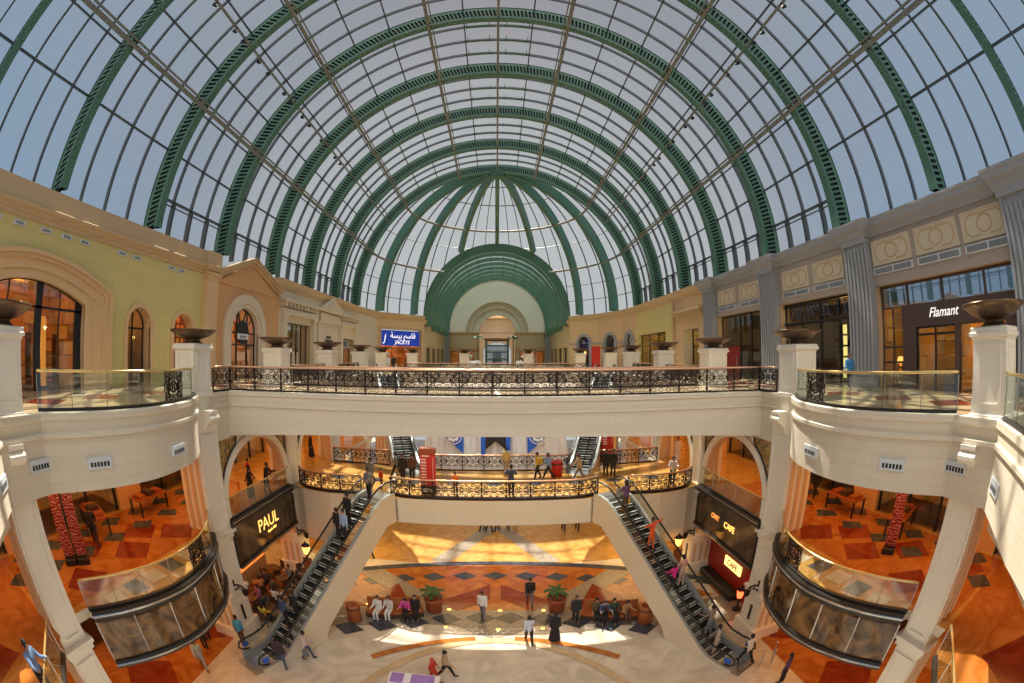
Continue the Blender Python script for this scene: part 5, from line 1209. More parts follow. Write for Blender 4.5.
# ================================================================== SHOP FIXTURES SEEN THROUGH THE GLASS
def picture(x): pass
r = thing('picture_frame', 'small dark picture frame on the orange wall inside the Flamant shop', 'picture', FR(7.9, 1.9, -4.4)); mb = MB(); FR.box(mb, 7.5, 8.3, 1.55, 2.35, -4.48, -4.40); obj('frame', mb, M['wood'], r); mb = MB(); FR.box(mb, 7.6, 8.2, 1.65, 2.25, -4.40, -4.385); obj('print', mb, M['taupe'], r)
def table_lamp(F, u, k, label, z=0):
    r = thing('table_lamp', label, 'lamp', F(u, z, k)); p = F(u, z, k); mb = MB(); mb.box(p[0]-.4, p[0]+.4, p[1]-.4, p[1]+.4, z+.7, z+.76); mb.box(p[0]-.05, p[0]+.05, p[1]-.05, p[1]+.05, z, z+.7); obj('side_table', mb, M['wood'], r); mb = MB(); mb.lathe([(.12, .76), (.06, .85), (.09, 1.0), (.03, 1.15)], p[0], p[1], z, 12); obj('base', mb, M['brass'], r); mb = MB(); mb.lathe([(.26, 1.12), (.14, 1.45)], p[0], p[1], z, 14, 0, False); obj('lamp_shade', mb, M['glow'], r)
table_lamp(FR, 7.1, -1.6, 'lit table lamp inside the orange Flamant doorway'); table_lamp(FR, 12.9, -1.4, 'lit table lamp in the narrow left window of the Flamant shop')
for i, (F, u, k) in enumerate(((FL, 8.0, -3.0), (FL, 10.0, -3.4), (FL, 26.2, -2.5), (FR, 18.5, -3), (FR, 27, -3.4), (FR, 47, -3))):
    r = thing('display_shelf', ['dark shelf unit behind the left part of the big arched window', 'dark shelf unit behind the right part of the big arched window', 'shelf unit behind the tall window under the pediment', 'shelf unit inside the middle right shop', 'shelf unit inside the shop with the red door', 'shelf unit behind the large far right window'][i], 'shelf', F(u, 0, k)); mb = MB()
    for a in (u-1.0, u+1.0): mb = MB(); F.box(mb, a-.04, a+.04, 0, 2.4, k-.25, k+.25); obj('side_frame', mb, M['wood'], r)
    for j in range(4): mb = MB(); F.box(mb, u-1, u+1, .3+j*.62, .35+j*.62, k-.24, k+.24); obj('shelf_board', mb, M['redwood'], r)
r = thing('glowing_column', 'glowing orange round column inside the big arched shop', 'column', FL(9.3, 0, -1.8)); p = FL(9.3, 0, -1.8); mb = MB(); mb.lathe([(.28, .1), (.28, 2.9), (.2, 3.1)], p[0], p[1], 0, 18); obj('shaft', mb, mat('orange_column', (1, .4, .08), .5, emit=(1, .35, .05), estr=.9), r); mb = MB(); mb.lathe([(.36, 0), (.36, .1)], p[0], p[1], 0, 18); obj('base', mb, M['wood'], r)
# ================================================================== PEOPLE
SKIN = [mat('skin_light', (.55, .33, .22), .6), mat('skin_tan', (.38, .20, .12), .6), mat('skin_dark', (.16, .08, .045), .6)]
HAIR = mat('black_hair', (.012, .009, .008), .6); HAIRB = mat('brown_hair', (.06, .03, .015), .6); EYE = mat('eye_dark', (.01, .01, .01), .3); SHOE = mat('dark_shoe', (.015, .012, .012), .5)
def cmat(c): return mat('cloth_%02x%02x%02x' % tuple(int(min(1, q)*255) for q in c), c, .8)
def fuse(me, vox, it=2):
    o = bpy.data.objects.new('tmp', me); C.objects.link(o); m = o.modifiers.new('r', 'REMESH'); m.mode = 'VOXEL'; m.voxel_size = vox; m.use_smooth_shade = True
    m = o.modifiers.new('k', 'SMOOTH'); m.factor = .5; m.iterations = it
    dg = bpy.context.evaluated_depsgraph_get(); dg.update(); r = bpy.data.meshes.new_from_object(o.evaluated_get(dg)); r.name = me.name; bpy.data.objects.remove(o)
    if not r.materials: r.materials.append(SKIN[0])
    r.polygons.foreach_set('use_smooth', [True]*len(r.polygons)); return r
def capsule(mb, a, b, ra, rb, n=14):
    """closed rounded limb between two joints, elliptical section"""
    a, b = Vector(a), Vector(b); ra = ra if isinstance(ra, tuple) else (ra, ra); rb = rb if isinstance(rb, tuple) else (rb, rb)
    d = b-a; L = d.length
    if L < 1e-5: return
    d.normalize(); x = Vector((1, 0, 0))-d*d.x
    if x.length < .25: x = Vector((0, 1, 0))-d*d.y
    x.normalize(); y = d.cross(x); rings = []
    for k in range(4): t = PI/2*(k+.15)/4; rings.append((a-d*min(ra)*math.cos(t), ra[0]*math.sin(t), ra[1]*math.sin(t)))
    rings.append((a, *ra)); rings.append((b, *rb))
    for k in range(3, -1, -1): t = PI/2*(k+.15)/4; rings.append((b+d*min(rb)*math.cos(t), rb[0]*math.sin(t), rb[1]*math.sin(t)))
    vs = []
    for c, rx, ry in rings:
        for k in range(n): q = 2*PI*k/n; vs.append(tuple(c+x*rx*math.cos(q)+y*ry*math.sin(q)))
    N = len(rings); mb.add(vs, [(r*n+k, r*n+(k+1) % n, (r+1)*n+(k+1) % n, (r+1)*n+k) for r in range(N-1) for k in range(n)]+[tuple(range(n-1, -1, -1)), tuple(range((N-1)*n, N*n))])
def skin(name, V, E, R, sub=1, root=0, vox=.02):
    mb = MB()
    for a, b in E: capsule(mb, V[a], V[b], R[a], R[b])
    return fuse(mb.mesh(name, SKIN[0]), vox, 4)
POSES = {  # hip pitch, knee bend (left, right); arm pitch, spread, elbow (left, right); torso lean; seated
 'stand': ((.06, .05), (-.06, .02), (.05, .14, .15), (.0, .14, .2), .02),
 'walk': ((.48, .15), (-.42, .25), (-.4, .12, .25), (.45, .12, .4), .05),
 'step': ((.3, .1), (-.25, .2), (.2, .15, .5), (-.25, .12, .3), .04),
 'spread': ((.15, .1), (-.12, .1), (.0, 1.5, .1), (.0, 1.65, .1), .0),
 'hold': ((.1, .08), (-.05, .05), (.55, .18, .9), (.05, .14, .3), .03),
 'lean': ((.12, .05), (-.12, .1), (.6, .3, 1.2), (.6, .3, 1.2), .16),
 'sit': ((1.45, 1.45), (1.38, 1.35), (.45, .16, .9), (.5, .16, .8), -.04),
 'sitlean': ((1.5, 1.4), (1.4, 1.5), (.75, .2, 1.1), (.6, .2, 1.2), .25),
}
def joints(pose):
    (la, lb), (ra, rb), aL, aR, lean = POSES[pose]; J = {}
    pz = .93
    def tor(z, y=0): return (0, y+math.sin(lean)*(z-pz), pz+math.cos(lean)*(z-pz))
    J['pelvis'] = (0, 0, pz); J['waist'] = tor(1.10); J['chest'] = tor(1.30); J['neckb'] = tor(1.45); J['neck'] = tor(1.51, .01); J['jaw'] = tor(1.565, .035); J['head'] = tor(1.63, .02); J['crown'] = tor(1.70, .01); J['nose'] = tor(1.61, .125)
    for s, (h, k), (ap, asd, el), n in ((-1, (la, lb), aL, 'L'), (1, (ra, rb), aR, 'R')):
        hip = Vector((s*.095, 0, .90)); kn = hip+Vector((0, math.sin(h), -math.cos(h)))*.43; an = kn+Vector((0, math.sin(h-k), -math.cos(h-k)))*.41
        J['hip'+n], J['knee'+n], J['ank'+n] = tuple(hip), tuple(kn), tuple(an); J['heel'+n] = tuple(an+Vector((0, -.03, -.045))); J['toe'+n] = tuple(an+Vector((s*.02, .17, -.05)))
        sh = Vector((s*.175, tor(1.40)[1], tor(1.40)[2])); d = Vector((s*math.sin(asd), math.sin(ap)*math.cos(asd), -math.cos(ap)*math.cos(asd)))
        eb = sh+d*.28; ax = Vector((1, 0, 0)) if asd < 1 else Vector((0, -s, 0)); q = ap+el
        d2 = Vector((s*math.sin(asd)*.7, math.sin(q)*math.cos(asd), -math.cos(q)*math.cos(asd))).normalized() if asd < 1 else Vector((s*math.sin(asd+.15), .1, -math.cos(asd+.15))).normalized()
        wr = eb+d2*.25; J['sh'+n], J['elb'+n], J['wr'+n] = tuple(sh), tuple(eb), tuple(wr); J['palm'+n] = tuple(wr+d2*.075); J['_d'+n] = d2
    lo = min(J['heelL'][2], J['heelR'][2], J['toeL'][2], J['toeR'][2])-.035
    return J, lo
CACHE = {}
def garment(kind, pose):
    key = (kind, pose)
    if key in CACHE: return CACHE[key]
    J, lo = joints(pose); V, E, R, ix = [], [], [], {}
    def v(k, r, p=None):
        ix[k] = len(V); V.append(tuple(p if p is not None else J[k])); R.append(r)
    def e(*ks):
        for a, b in zip(ks, ks[1:]): E.append((ix[a], ix[b]))
    if kind == 'body':
        v('pelvis', (.145, .105)); v('waist', (.125, .09)); v('chest', (.15, .10)); v('neckb', (.085, .065)); v('neck', .052); v('jaw', (.058, .070)); v('head', (.074, .092)); v('crown', (.062, .075)); v('nose', .013)
        e('pelvis', 'waist', 'chest', 'neckb', 'neck', 'jaw', 'head', 'crown')
        for s, n in ((-1, 'L'), (1, 'R')):
            v('hip'+n, .085); v('knee'+n, .055); v('ank'+n, .038); v('toe'+n, (.036, .024)); e('hip'+n, 'knee'+n, 'ank'+n, 'toe'+n)
            v('sh'+n, .058); v('elb'+n, .040); v('wr'+n, .026); v('palm'+n, (.034, .018)); e('chest', 'sh'+n, 'elb'+n, 'wr'+n, 'palm'+n)
            p, d = Vector(J['palm'+n]), J['_d'+n]; sd = d.cross(Vector((s, 0, 0)) if abs(d.x) < .8 else Vector((0, 1, 0))).normalized()
            for k, (o, L) in enumerate(((-.027, .07), (-.009, .08), (.009, .075), (.027, .058))):
                a = p+d*.035+sd*o; b = a+d*L*.55; c = b+(d*.8+Vector((-s*.5, 0, 0))).normalized()*L*.45; v(f'f{n}{k}a', .0095, a); v(f'f{n}{k}b', .009, b); v(f'f{n}{k}c', .007, c); e('palm'+n, f'f{n}{k}a', f'f{n}{k}b', f'f{n}{k}c')
            a = p-d*.01-sd*.035; v('t'+n+'a', .011, a); v('t'+n+'b', .009, a+d*.05-sd*.02); e('palm'+n, 't'+n+'a', 't'+n+'b')
        v('earL', .016, tuple(Vector(J['head'])+Vector((-.092, -.01, -.01)))); v('earR', .016, tuple(Vector(J['head'])+Vector((.092, -.01, -.01)))); e('head', 'earL'); e('head', 'earR'); e('head', 'nose')
    elif kind in ('shirt', 'tee', 'jacket'):
        g = .03 if kind == 'jacket' else .015
        v('pelvis', (.145+g, .115+g), tuple(Vector(J['pelvis'])+Vector((0, 0, -.02)))); v('waist', (.13+g, .10+g)); v('chest', (.15+g, .11+g)); v('neckb', (.075+g, .07+g), tuple(Vector(J['neckb'])-Vector((0, 0, .015)))); e('pelvis', 'waist', 'chest', 'neckb')
        for n in 'LR':
            v('sh'+n, .064+g); v('elb'+n, .048+g*.8); e('chest', 'sh'+n, 'elb'+n)
            if kind != 'tee': v('wr'+n, .036+g*.7); e('elb'+n, 'wr'+n)
    elif kind in ('trousers', 'shorts'):
        v('waist', (.125, .095), tuple(Vector(J['waist'])-Vector((0, 0, .06)))); v('pelvis', (.15, .12)); e('waist', 'pelvis')
        for n in 'LR':
            v('hip'+n, .10); v('knee'+n, .072); e('pelvis', 'hip'+n, 'knee'+n)
            if kind == 'trousers': v('ank'+n, .056); e('knee'+n, 'ank'+n)
    elif kind in ('shoeL', 'shoeR'):
        mb = MB(); n = kind[-1]
        mb.tube([J['heel'+n], tuple(Vector(J['ank'+n])+Vector((0, .05, -.03))), J['toe'+n]], [.045, .05, .032], 8)
        me = mb.mesh('shoe', SHOE, True)
    if kind == 'robe' or kind == 'dress':
        mb = MB(); b = .30 if kind == 'robe' else .26; zb = lo+.04 if kind == 'robe' else lo+.28
        P = [((0, 0, zb), (b, b*.85)), ((0, 0, lo+.5), (.235, .20)), (J['pelvis'], (.175, .14)), (J['waist'], (.15, .115)), (J['chest'], (.175, .125)), (J['neckb'], (.085, .08))]
        n = 22; vs = []
        for c, (rx, ry) in P:
            for k in range(n): a = 2*PI*k/n; w = 1+(.05*math.sin(5*a) if c[2] < .8 else 0); vs.append((c[0]+rx*w*math.cos(a), c[1]+ry*w*math.sin(a), c[2]))
        mb.add(vs, [(q*n+k, q*n+(k+1) % n, (q+1)*n+(k+1) % n, (q+1)*n+k) for q in range(len(P)-1) for k in range(n)]+[tuple(range(n-1, -1, -1)), tuple(range((len(P)-1)*n, len(P)*n))])
        for q in 'LR': capsule(mb, J['chest'], J['sh'+q], .09, .075); capsule(mb, J['sh'+q], J['elb'+q], .072, .062); capsule(mb, J['elb'+q], J['wr'+q], .062, .066)
        me = fuse(mb.mesh(kind, cmat((.5, .5, .5)), True), .03)
    elif kind in ('hair', 'longhair', 'scarf'):
        h = Vector(J['head']); mb = MB(); n, kk = 14, 9; vs = []
        for i in range(kk+1):
            t = PI*(.02+.98*i/kk*(.62 if kind == 'hair' else .72))
            for k in range(n):
                a = 2*PI*k/n; front = max(0, math.sin(a)); tt = t*(1-.42*front**2) if kind != 'scarf' else t*(1-.30*front**4)
                vs.append((h.x+.092*math.sin(tt)*math.cos(a), h.y-.012+.110*math.sin(tt)*math.sin(a), h.z+.0+.160*math.cos(tt)))
        mb.add(vs, [(j*n+k, j*n+(k+1) % n, (j+1)*n+(k+1) % n, (j+1)*n+k) for j in range(kk) for k in range(n)]+[tuple(range(n))]+([] if kind == 'hair' else [tuple(range(kk*n, kk*n+n))]))
        if kind != 'hair':
            w = .05 if kind == 'longhair' else .11; capsule(mb, (h.x, h.y-.05, h.z-.02), (h.x, h.y-.065, h.z-.13), (.085, .06), (.085, .05)); capsule(mb, (h.x, h.y-.065, h.z-.13), (h.x, h.y-.06, h.z-.22), (.085, .05), (w, w*.7))
        me = mb.mesh(kind, HAIR, True)
        if kind != 'hair': me = fuse(me, .018)
    elif kind in ('eyeL', 'eyeR'):
        h = Vector(J['head']); mb = MB(); s = -1 if kind == 'eyeL' else 1
        mb.sphere(h.x+s*.035, h.y+.094, h.z-.002, .013, .009, .009, 8, 5)
        me = mb.mesh('eye', EYE)
    elif kind == 'mouth':
        h = Vector(J['jaw']); mb = MB(); mb.sphere(h.x, h.y+.070, h.z-.0, .026, .008, .007, 8, 4); me = mb.mesh('mouth', mat('lips', (.3, .08, .06), .5))
    elif kind in ('backpack', 'bag'):
        mb = MB()
        if kind == 'backpack': c = J['chest']; mb.bevbox(c[0]-.16, c[0]+.16, c[1]-.32, c[1]-.12, c[2]-.28, c[2]+.12, .04)
        else: p = J['palmR']; mb.bevbox(p[0]-.05, p[0]+.09, p[1]-.16, p[1]+.16, p[2]-.42, p[2]-.10, .03); mb.tube([(p[0], p[1]-.1, p[2]-.12), (p[0], p[1], p[2]), (p[0], p[1]+.1, p[2]-.12)], .012, 5)
        me = fuse(mb.mesh(kind, cmat((.5, .5, .5))), .012)
    elif kind not in ('shoeL', 'shoeR'):
        me = skin(kind, V, E, R, 1, vox=.0085 if kind == 'body' else .018)
        if not me.materials: me.materials.append(SKIN[0])
    # feet to z = 0
    me.transform(Matrix.Translation((0, 0, -lo))); CACHE[key] = me; return me
def wear(kind, pose, parent, m):
    me = garment(kind, pose); nm = {'shoeL': 'shoe', 'shoeR': 'shoe', 'eyeL': 'eye', 'eyeR': 'eye', 'tee': 'shirt', 'longhair': 'hair', 'dress': 'robe'}.get(kind, kind)
    o = link(nm, me, parent, False); o.material_slots[0].link = 'OBJECT'; o.material_slots[0].material = m; return o
NP = [0]
def person(x, y, z, face, pose, label, top=None, bottom=(.03, .03, .035), tk='shirt', bk='trousers', hair='hair', skin_i=1, h=1.72, group=None, robe=None, extra=None, ec=None, hm=None, seat=None):
    o = link('person', garment('body', pose)); o.material_slots[0].link = 'OBJECT'; o.material_slots[0].material = SKIN[skin_i]
    tag(o, label, 'person', group); sc = h/1.75
    if seat is not None:
        J, lo = joints(pose); z = z+seat-(J['pelvis'][2]-lo-.13)*sc
    o.matrix_basis = Matrix.Translation((x, y, z)) @ Matrix.Rotation(face, 4, 'Z') @ Matrix.Diagonal((sc, sc, sc, 1))
    if robe: wear('robe', pose, o, cmat(robe))
    else:
        if tk: wear(tk, pose, o, cmat(top or (.2, .2, .2)))
        if bk: wear(bk, pose, o, cmat(bottom))
    if not robe: wear('shoeL', pose, o, SHOE); wear('shoeR', pose, o, SHOE)
    wear('scarf' if hair == 'scarf' else hair, pose, o, hm or HAIR); wear('eyeL', pose, o, EYE); wear('eyeR', pose, o, EYE); wear('mouth', pose, o, garment('mouth', pose).materials[0])
    if extra: wear(extra, pose, o, cmat(ec))
    return o
BLK, NAVY, WHT, GRY = (.014, .013, .015), (.03, .04, .09), (.62, .61, .60), (.16, .16, .17)
JEAN, TAN, BRN, RED = (.06, .09, .17), (.38, .27, .16), (.10, .055, .03), (.50, .03, .015)
# middle floor
person(-7.05, 22.75, ZM, PI-.3, 'stand', 'man in dark jacket and tan trousers behind the left middle railing', GRY, TAN, 'jacket', skin_i=1)
person(-6.45, 22.9, ZM, 2.6, 'stand', 'small child in red beside the man at the top of the left escalator', RED, BRN, h=1.1)
person(-6.0, 24.8, ZM, PI/2, 'walk', 'leaning walker in grey behind the left escalator landing', GRY, BLK)
person(-5.45, 24.2, ZM, PI, 'stand', 'man in black jacket over white shirt near the far left escalator', BLK, BLK, 'jacket')
person(-4.9, 24.3, ZM, PI, 'stand', 'woman in dark brown standing beside the black jacketed man, middle bridge', BRN, BLK, hair='longhair')
person(-5.75, 30.2, ZM+1.75, .35, 'hold', 'dark clothed rider on the far left escalator', (.12, .05, .05), BLK)
person(-2.1, 22.3, ZM, .2, 'stand', 'child in orange seen through the central middle railing', (.62, .16, .03), (.15, .1, .08), 'tee', h=1.25)
person(.92, 22.0, ZM, 0, 'lean', 'man in black with blue collar leaning at the central middle railing', NAVY, BLK)
person(.75, 26.6, ZM, 0, 'stand', 'person in pale yellow at the far railing of the middle bridge', (.55, .45, .2), TAN)
person(2.6, 25.1, ZM, PI/2+.3, 'step', 'man with yellow backpack beside the red bin, middle bridge', (.55, .38, .05), BLK, extra='backpack', ec=(.55, .38, .04))
person(3.25, 25.0, ZM, PI/2, 'walk', 'man in light blue shirt walking by the red bin, middle bridge', (.16, .30, .60), BLK)
person(5.05, 24.6, ZM, PI/2, 'walk', 'person in beige coat near the right escalator landing', (.36, .28, .2), GRY, 'jacket', hair='longhair', hm=HAIRB)
person(6.9, 25.2, ZM, PI-.2, 'stand', 'dark clothed man holding a white bag beside the right railing', BLK, BLK, 'jacket', extra='bag', ec=WHT)
person(7.35, 25.1, ZM, PI, 'stand', 'woman in black right of the man with the white bag', BLK, BLK, hair='longhair')
person(10.25, 22.3, ZM, PI-.4, 'lean', 'man in white shirt and dark waistcoat at the right middle railing', WHT, BLK)
person(-12.75, 18.5, ZM, -1.2, 'stand', 'tall figure in black robe standing behind the PAUL arch', robe=BLK, hair='scarf', hm=cmat(BLK))
person(-12.3, 19.6, ZM, -1.4, 'lean', 'man in black leaning on the railing above the PAUL panel', BLK, BLK, 'jacket')
person(-14.6, 21.2, ZM, 2.2, 'walk', 'small figure in red far back inside the PAUL arch', RED, BLK, h=1.4)
person(-13.6, 28.6, ZM, 2.5, 'stand', 'black robed figure inside the second left arch', robe=BLK, hair='scarf', hm=cmat(BLK))
person(-9.35, 1.55, ZM, -1.2, 'lean', 'person in light blue at the bottom left corner, by the near glass railing', (.25, .38, .60), BLK)
person(16.4, 16.2, ZM, PI/2+.4, 'walk', 'dark walker seen under the right upper balcony', BLK, BLK)
person(12.9, 27.6, ZM, PI, 'stand', 'figure in a long white robe at the right middle floor shop', robe=WHT, hair='hair')
person(-15.3, 8.8, ZM, 1.0, 'walk', 'dark figure behind the left red banner stand', BLK, BLK)
# on the escalators: lateral, fraction
def rider(s, k, lat, face, *a, **kw):
    A, B = Vector((s*EA[0], EA[1], ZG)), Vector((s*EB[0], EB[1], ZM)); d = B-A; hd = Vector((d.x, d.y)).normalized(); n = Vector((hd.y, -hd.x))
    L = Vector((d.x, d.y)).length; sl = d.z/L; y = k*L; i = round((y-(-.5)-.2)/.4); yy = -.5+i*.4; zz = 0 if yy+.25 < 0 else min(d.z, (yy+.25)*sl) if yy+.25 <= L else d.z
    p = Vector((A.x, A.y))+hd*(yy+.2)+n*lat; f = math.atan2(hd.y, hd.x)-PI/2
    return person(p.x, p.y, A.z+zz+.02, f+face, *a, **kw)
rider(-1, 1.0, -.1, PI, 'hold', 'man in grey jacket at the top of the left escalator', GRY, BLK, 'jacket')
rider(-1, .84, -.22, PI, 'stand', 'dark haired rider in black behind the light blue shirt, left escalator', BLK, BLK, 'jacket')
rider(-1, .74, .22, PI, 'stand', 'man in light blue shirt riding down the left escalator', (.30, .40, .58), BLK, skin_i=0, h=1.78)
rider(-1, .74, -.26, PI, 'stand', 'woman in black beside the light blue shirt on the left escalator', BLK, BLK, hair='longhair')
rider(-1, .18, -.2, PI, 'hold', 'rider in dark blue low on the left escalator', (.04, .07, .14), BLK)
rider(-1, .22, .22, PI, 'hold', 'rider in black low on the left escalator', BLK, BLK, 'jacket', hair='longhair')
rider(1, .92, -.16, 0, 'hold', 'rider in purple high on the right escalator with a yellow bag', (.13, .06, .14), BRN, extra='bag', ec=(.75, .45, .03), hair='longhair')
rider(1, .66, -.05, PI+.2, 'spread', 'child in orange spreading both arms on the right escalator', (.75, .10, .02), (.7, .12, .03), 'shirt', h=1.72)
rider(1, .44, -.3, 0, 'hold', 'rider in bright pink on the right escalator', (.62, .03, .25), BLK, hair='longhair', h=1.5)
rider(1, .40, .3, 0, 'hold', 'rider in pale peach beside the pink rider', (.55, .30, .24), (.45, .3, .25))
rider(1, .13, .1, 0, 'hold', 'tall rider in patterned grey low on the right escalator', (.25, .19, .15), (.16, .2, .24), extra='bag', ec=BLK)
rider(1, .0, -.2, .6, 'stand', 'black haired woman in beige at the foot of the right escalator', (.45, .40, .34), (.50, .46, .40), hair='longhair')
# ground floor
person(10.6, 11.9, ZG, .3, 'walk', 'man in white shirt and black trousers at the foot of the right escalator', WHT, BLK)
person(-8.95, 12.3, ZG, .5, 'step', 'man in dark jacket with jeans stepping onto the left escalator', (.05, .03, .04), JEAN, 'jacket')
person(-8.1, 13.35, ZG, -1.3, 'step', 'man in white shirt and jeans beside the left escalator', (.60, .50, .50), JEAN, extra='bag', ec=GRY)
person(-2.0, 13.5, ZG, -PI/2, 'walk', 'man in tan shirt striding across the sunlit ground floor', (.42, .28, .16), BLK, skin_i=0)
person(-2.45, 13.1, ZG, -1.9, 'step', 'girl in red beside the striding man, bottom of the ground floor', RED, RED, 'tee', h=1.55, hm=mat('red_scarf', (.5, .06, .04), .8), hair='scarf')
person(1.55, 16.2, ZG, .1, 'walk', 'man in white shirt seen from behind, centre of the ground floor', (.55, .60, .68), BLK)
person(2.75, 16.3, ZG, .0, 'stand', 'woman in black robe near the centre of the ground floor', robe=BLK, hair='scarf', hm=cmat(BLK))
person(-.62, 18.5, ZG, PI-.2, 'step', 'walker in white jacket between the two palms', WHT, GRY, 'jacket')
person(1.84, 19.8, ZG, PI, 'walk', 'man in black jacket and grey trousers walking towards the camera', BLK, (.14, .14, .13), 'jacket', h=1.8)
person(3.95, 17.75, ZG, PI, 'stand', 'person in black standing at the left end of the right bench', BLK, BLK, 'jacket')
SEAT = .46
for x, y, f, ps, lab, c, b in ((-5.85, 17.85, PI-.2, 'sit', 'seated person in white at the left end of the left bench', WHT, WHT), (-5.3, 17.95, PI-.1, 'sit', 'second seated person in white on the left bench', (.5, .48, .46), WHT), (-4.45, 18.15, PI, 'sitlean', 'seated woman in pink and dark on the left bench', (.45, .05, .25), BLK), (-4.0, 18.3, PI+.1, 'sit', 'seated man in black at the right end of the left bench', BLK, BLK),
        (5.0, 17.85, PI, 'sit', 'seated person in brown on the left of the right bench', BRN, BLK), (5.35, 17.7, PI, 'sitlean', 'seated person in dark blue on the right bench', NAVY, BLK), (5.85, 17.6, PI+.2, 'sit', 'seated man in dark green on the right bench', (.03, .05, .03), BLK), (6.4, 17.45, PI+.2, 'sitlean', 'seated person with tan coat at the right end of the right bench', (.35, .18, .07), BRN)):
    person(x, y, ZG, f, ps, lab, c, b, seat=SEAT, skin_i=random.choice((0, 1)), hair=random.choice(('hair', 'longhair')))
for x, y, f, lab, c, b in ((-1.05, 30.5, 2, 'first pair of dark legs under the middle bridge from the left', BLK, BLK), (-.5, 30.2, 1, 'second pair of dark legs under the middle bridge', BLK, BLK), (.1, 30.4, 2, 'third pair of dark legs under the middle bridge', BLK, BLK), (.95, 30.5, 3, 'fourth figure under the middle bridge with brown legs', BRN, BRN), (1.5, 30.5, 0, 'fifth figure under the middle bridge with tan legs', TAN, TAN), (5.1, 30.0, 3, 'lone dark figure under the right part of the middle bridge', BLK, BLK), (6.15, 29.9, 3, 'dark figure farthest right under the middle bridge', BLK, BLK), (-8.2, 24.6, 1, 'dark figure beyond the left escalator on the golden floor', BLK, BLK)):
    person(x, y, ZG, f, 'step', lab, c, b)
CF = [((.62, 1.2, 0), (-12.6, 16.1), (.30, .14, .26), 'in lilac at the table beside the red lantern'), ((.62, 4.2, 0), (-12.6, 16.1), (.55, .22, .12), 'in salmon at the table beside the red lantern'), ((.62, 2.6, 0), (-11.4, 17.4), BRN, 'in brown facing the white shirted customer'), ((.62, 4.7, 0), (-11.4, 17.4), WHT, 'in white shirt in the middle of the cafe'), ((.62, 1.2, 0), (-13.1, 17.9), NAVY, 'in navy nearest the PAUL counter'), ((.62, 5.6, 0), (-13.1, 17.9), (.5, .25, .1), 'in light brown near the PAUL counter'),
      ((.62, 4.7, 0), (-11.2, 15.7), (.62, .50, .05), 'in yellow beside the foot of the left escalator'), ((.62, 2.6, 0), (-11.2, 15.7), (.03, .05, .06), 'in dark green facing the yellow shirt'), ((.62, 1.2, 0), (-12.0, 19.0), GRY, 'in grey at the third table along the escalator'), ((.62, 2.6, 0), (-10.6, 18.9), BRN, 'in brown beside the lantern post')]
for i, ((rr, a, _), (tx, ty), c, w) in enumerate(CF):
    person(tx+rr*math.cos(a), ty+rr*math.sin(a), ZG, a+PI/2, 'sitlean' if i % 2 else 'sit', 'cafe customer '+w, c, BLK, seat=SEAT, skin_i=i % 2, hair='hair' if i % 3 else 'longhair')
person(-11.5, 13.0, ZG, .4, 'stand', 'person in bright blue shirt at the near edge of the cafe', (.08, .35, .60), BRN)
person(-12.3, 10.3, ZG, -2.3, 'walk', 'woman in pale green dress walking below the left middle balcony', (.42, .46, .40), (.35, .40, .44), hair='longhair', hm=HAIR)
person(-13.0, 11.6, ZG, .5, 'stand', 'dark clothed man below the left middle balcony', BLK, BLK, 'jacket')
person(-13.3, 12.3, ZG, 1.5, 'stand', 'woman in brown below the left middle balcony beside the dark man', BRN, BLK, hair='longhair')
person(11.3, 9.7, ZG, .5, 'stand', 'dark haired person in violet at the bottom edge by the right pillar', (.10, .05, .12), BLK, hair='longhair')
# upper floor
person(-11.4, 44.0, 0, PI-.2, 'stand', 'person in white at the far left railing of the upper floor', WHT, WHT, h=1.75)
person(-10.8, 44.0, 0, PI-.2, 'stand', 'person in black beside the one in white, far upper floor', BLK, BLK, hair='longhair')
person(16.4, 14.3, 0, PI/2+.6, 'walk', 'person in blue shirt walking on the right upper walkway', (.04, .22, .50), NAVY)
person(16.2, 16.9, 0, PI, 'stand', 'person in black on the right upper walkway behind the blue shirt', BLK, BLK)

# ================================================================== LIGHT
W = bpy.data.worlds.new('sky'); S.world = W; W.use_nodes = True; nt = W.node_tree; bg = nt.nodes['Background']
tc = nt.nodes.new('ShaderNodeTexCoord'); sp = nt.nodes.new('ShaderNodeSeparateXYZ'); nt.links.new(tc.outputs['Generated'], sp.inputs[0])
ab = nt.nodes.new('ShaderNodeMath'); ab.operation = 'ABSOLUTE'; nt.links.new(sp.outputs['X'], ab.inputs[0])
cr = nt.nodes.new('ShaderNodeValToRGB'); e = cr.color_ramp.elements
e[0].position = .0; e[0].color = (.325, .315, .335, 1); e[1].position = .95; e[1].color = (.245, .34, .45, 1); q = e.new(.55); q.color = (.30, .335, .385, 1)
nz = nt.nodes.new('ShaderNodeTexNoise'); nz.inputs['Scale'].default_value = 2.2; nz.inputs['Detail'].default_value = 6; nt.links.new(tc.outputs['Generated'], nz.inputs['Vector'])
ma = nt.nodes.new('ShaderNodeMath'); ma.operation = 'MULTIPLY_ADD'; ma.inputs[1].default_value = -.28; nt.links.new(nz.outputs['Fac'], ma.inputs[0])
ad = nt.nodes.new('ShaderNodeMath'); ad.operation = 'ADD'; ad.inputs[1].default_value = .14; nt.links.new(ab.outputs[0], ad.inputs[0]); nt.links.new(ad.outputs[0], ma.inputs[2])
nt.links.new(ma.outputs[0], cr.inputs[0]); mr = nt.nodes.new('ShaderNodeMapRange'); mr.interpolation_type = 'SMOOTHSTEP'; mr.inputs['From Min'].default_value = .62; mr.inputs['From Max'].default_value = .97; nt.links.new(sp.outputs['Y'], mr.inputs['Value'])
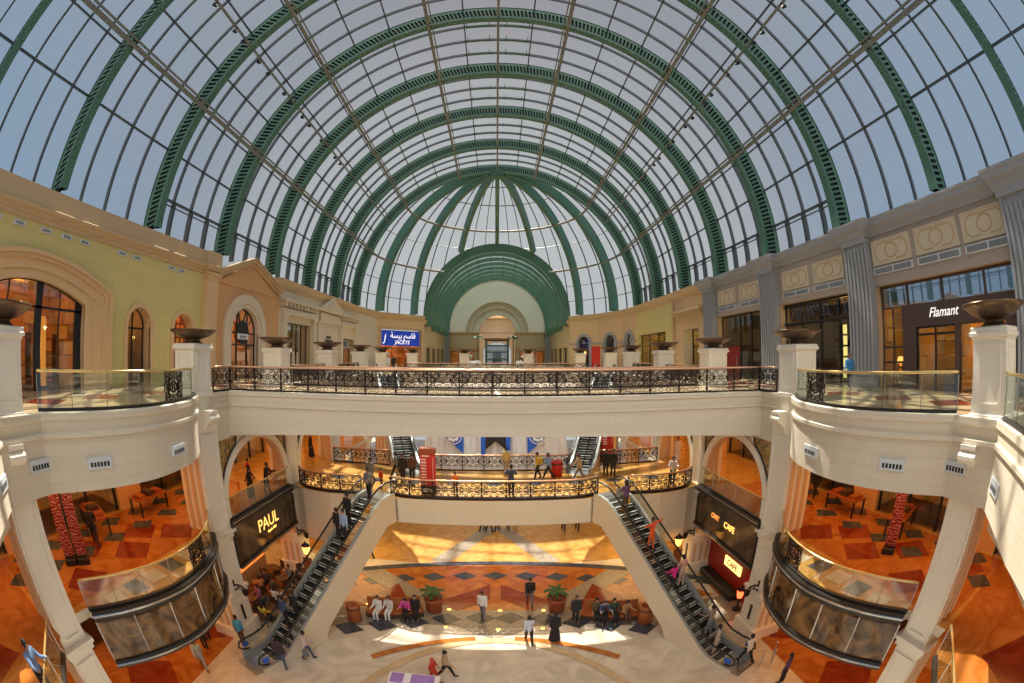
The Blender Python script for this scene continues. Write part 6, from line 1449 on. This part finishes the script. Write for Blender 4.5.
mx = nt.nodes.new('ShaderNodeMix'); mx.data_type = 'RGBA'; mx.inputs['B'].default_value = (.50, .52, .52, 1); nt.links.new(cr.outputs[0], mx.inputs['A']); nt.links.new(mr.outputs[0], mx.inputs['Factor']); nt.links.new(mx.outputs['Result'], bg.inputs['Color']); bg.inputs['Strength'].default_value = 1.0
def sun(name, d, power, col, ang): 
    o = light(name, 'SUN', (0, 0, 40), power, col, ang); o.rotation_euler = Vector(d).to_track_quat('-Z', 'Y').to_euler(); return o
sun('sun', (.05, -.53, -.84), 9.0, (1, .93, .80), .012)
sun('sky_fill_top', (0, 0, -1), .7, (.95, .97, 1), 2.4)
sun('sky_fill_back', (0, .8, -.6), 1.1, (1, .95, .86), 1.0)
WARM, GOLD = (1, .42, .10), (1, .66, .28)
def down(name, x, y, z, p, c, sx, sy): light(name, 'AREA', (x, y, z), p, c, sx, sy, (0, 0, 0))
for s in (-1, 1):
    down('middle_floor_downlight', s*15, 24, -2.15, 1050, WARM, 3.2, 54)
    down('ground_floor_downlight', s*15, 24, ZM-.5, 900, WARM, 3.2, 54)
    down('bay_downlight', s*11.6, 9.6, -2.15, 60, WARM, 1.2, 4); down('bay_downlight_lower', s*11.8, 9.6, ZM-.5, 60, WARM, 1.2, 4)
down('bridge_downlight', 0, 19.4, -1.95, 240, GOLD, 14, 4.5); down('bridge_downlight_lower', 0, 24.2, ZM-1.5, 220, GOLD, 8, 4); down('backdrop_fill_light', 0, 35.5, -.6, 420, (1, .95, .9), 14, 5)  # white rear light is added to brighten the draped backdrop
for s in (-1, 1): down('bridge_side_downlight', s*9, 24.4, ZM-3.3, 160, GOLD, 4, 4)
down('rear_downlight', 0, 53, ZM-1.2, 400, GOLD, 16, 10)
# ================================================================== CAMERA
cd = bpy.data.cameras.new('camera'); cam = bpy.data.objects.new('camera', cd); C.objects.link(cam); S.camera = cam
cam.location = (.25, 0, 1.7); cam.rotation_euler = (math.radians(92.0), 0, math.radians(-1.85)); cd.type = 'PANO'; cd.sensor_width = 36; cd.sensor_fit = 'HORIZONTAL'; cd.clip_end = 500
for tgt in (cd, getattr(cd, 'cycles', None)):
    try: tgt.panorama_type = 'FISHEYE_EQUISOLID'; tgt.fisheye_lens = 15.0; tgt.fisheye_fov = math.radians(230)
    except Exception: pass
S.view_settings.view_transform = 'Standard'; S.view_settings.look = 'None'; S.view_settings.exposure = 0; S.view_settings.gamma = 1
S.cycles.caustics_reflective = False; S.cycles.caustics_refractive = False; S.cycles.blur_glossy = 1.0; S.cycles.sample_clamp_indirect = 6.0
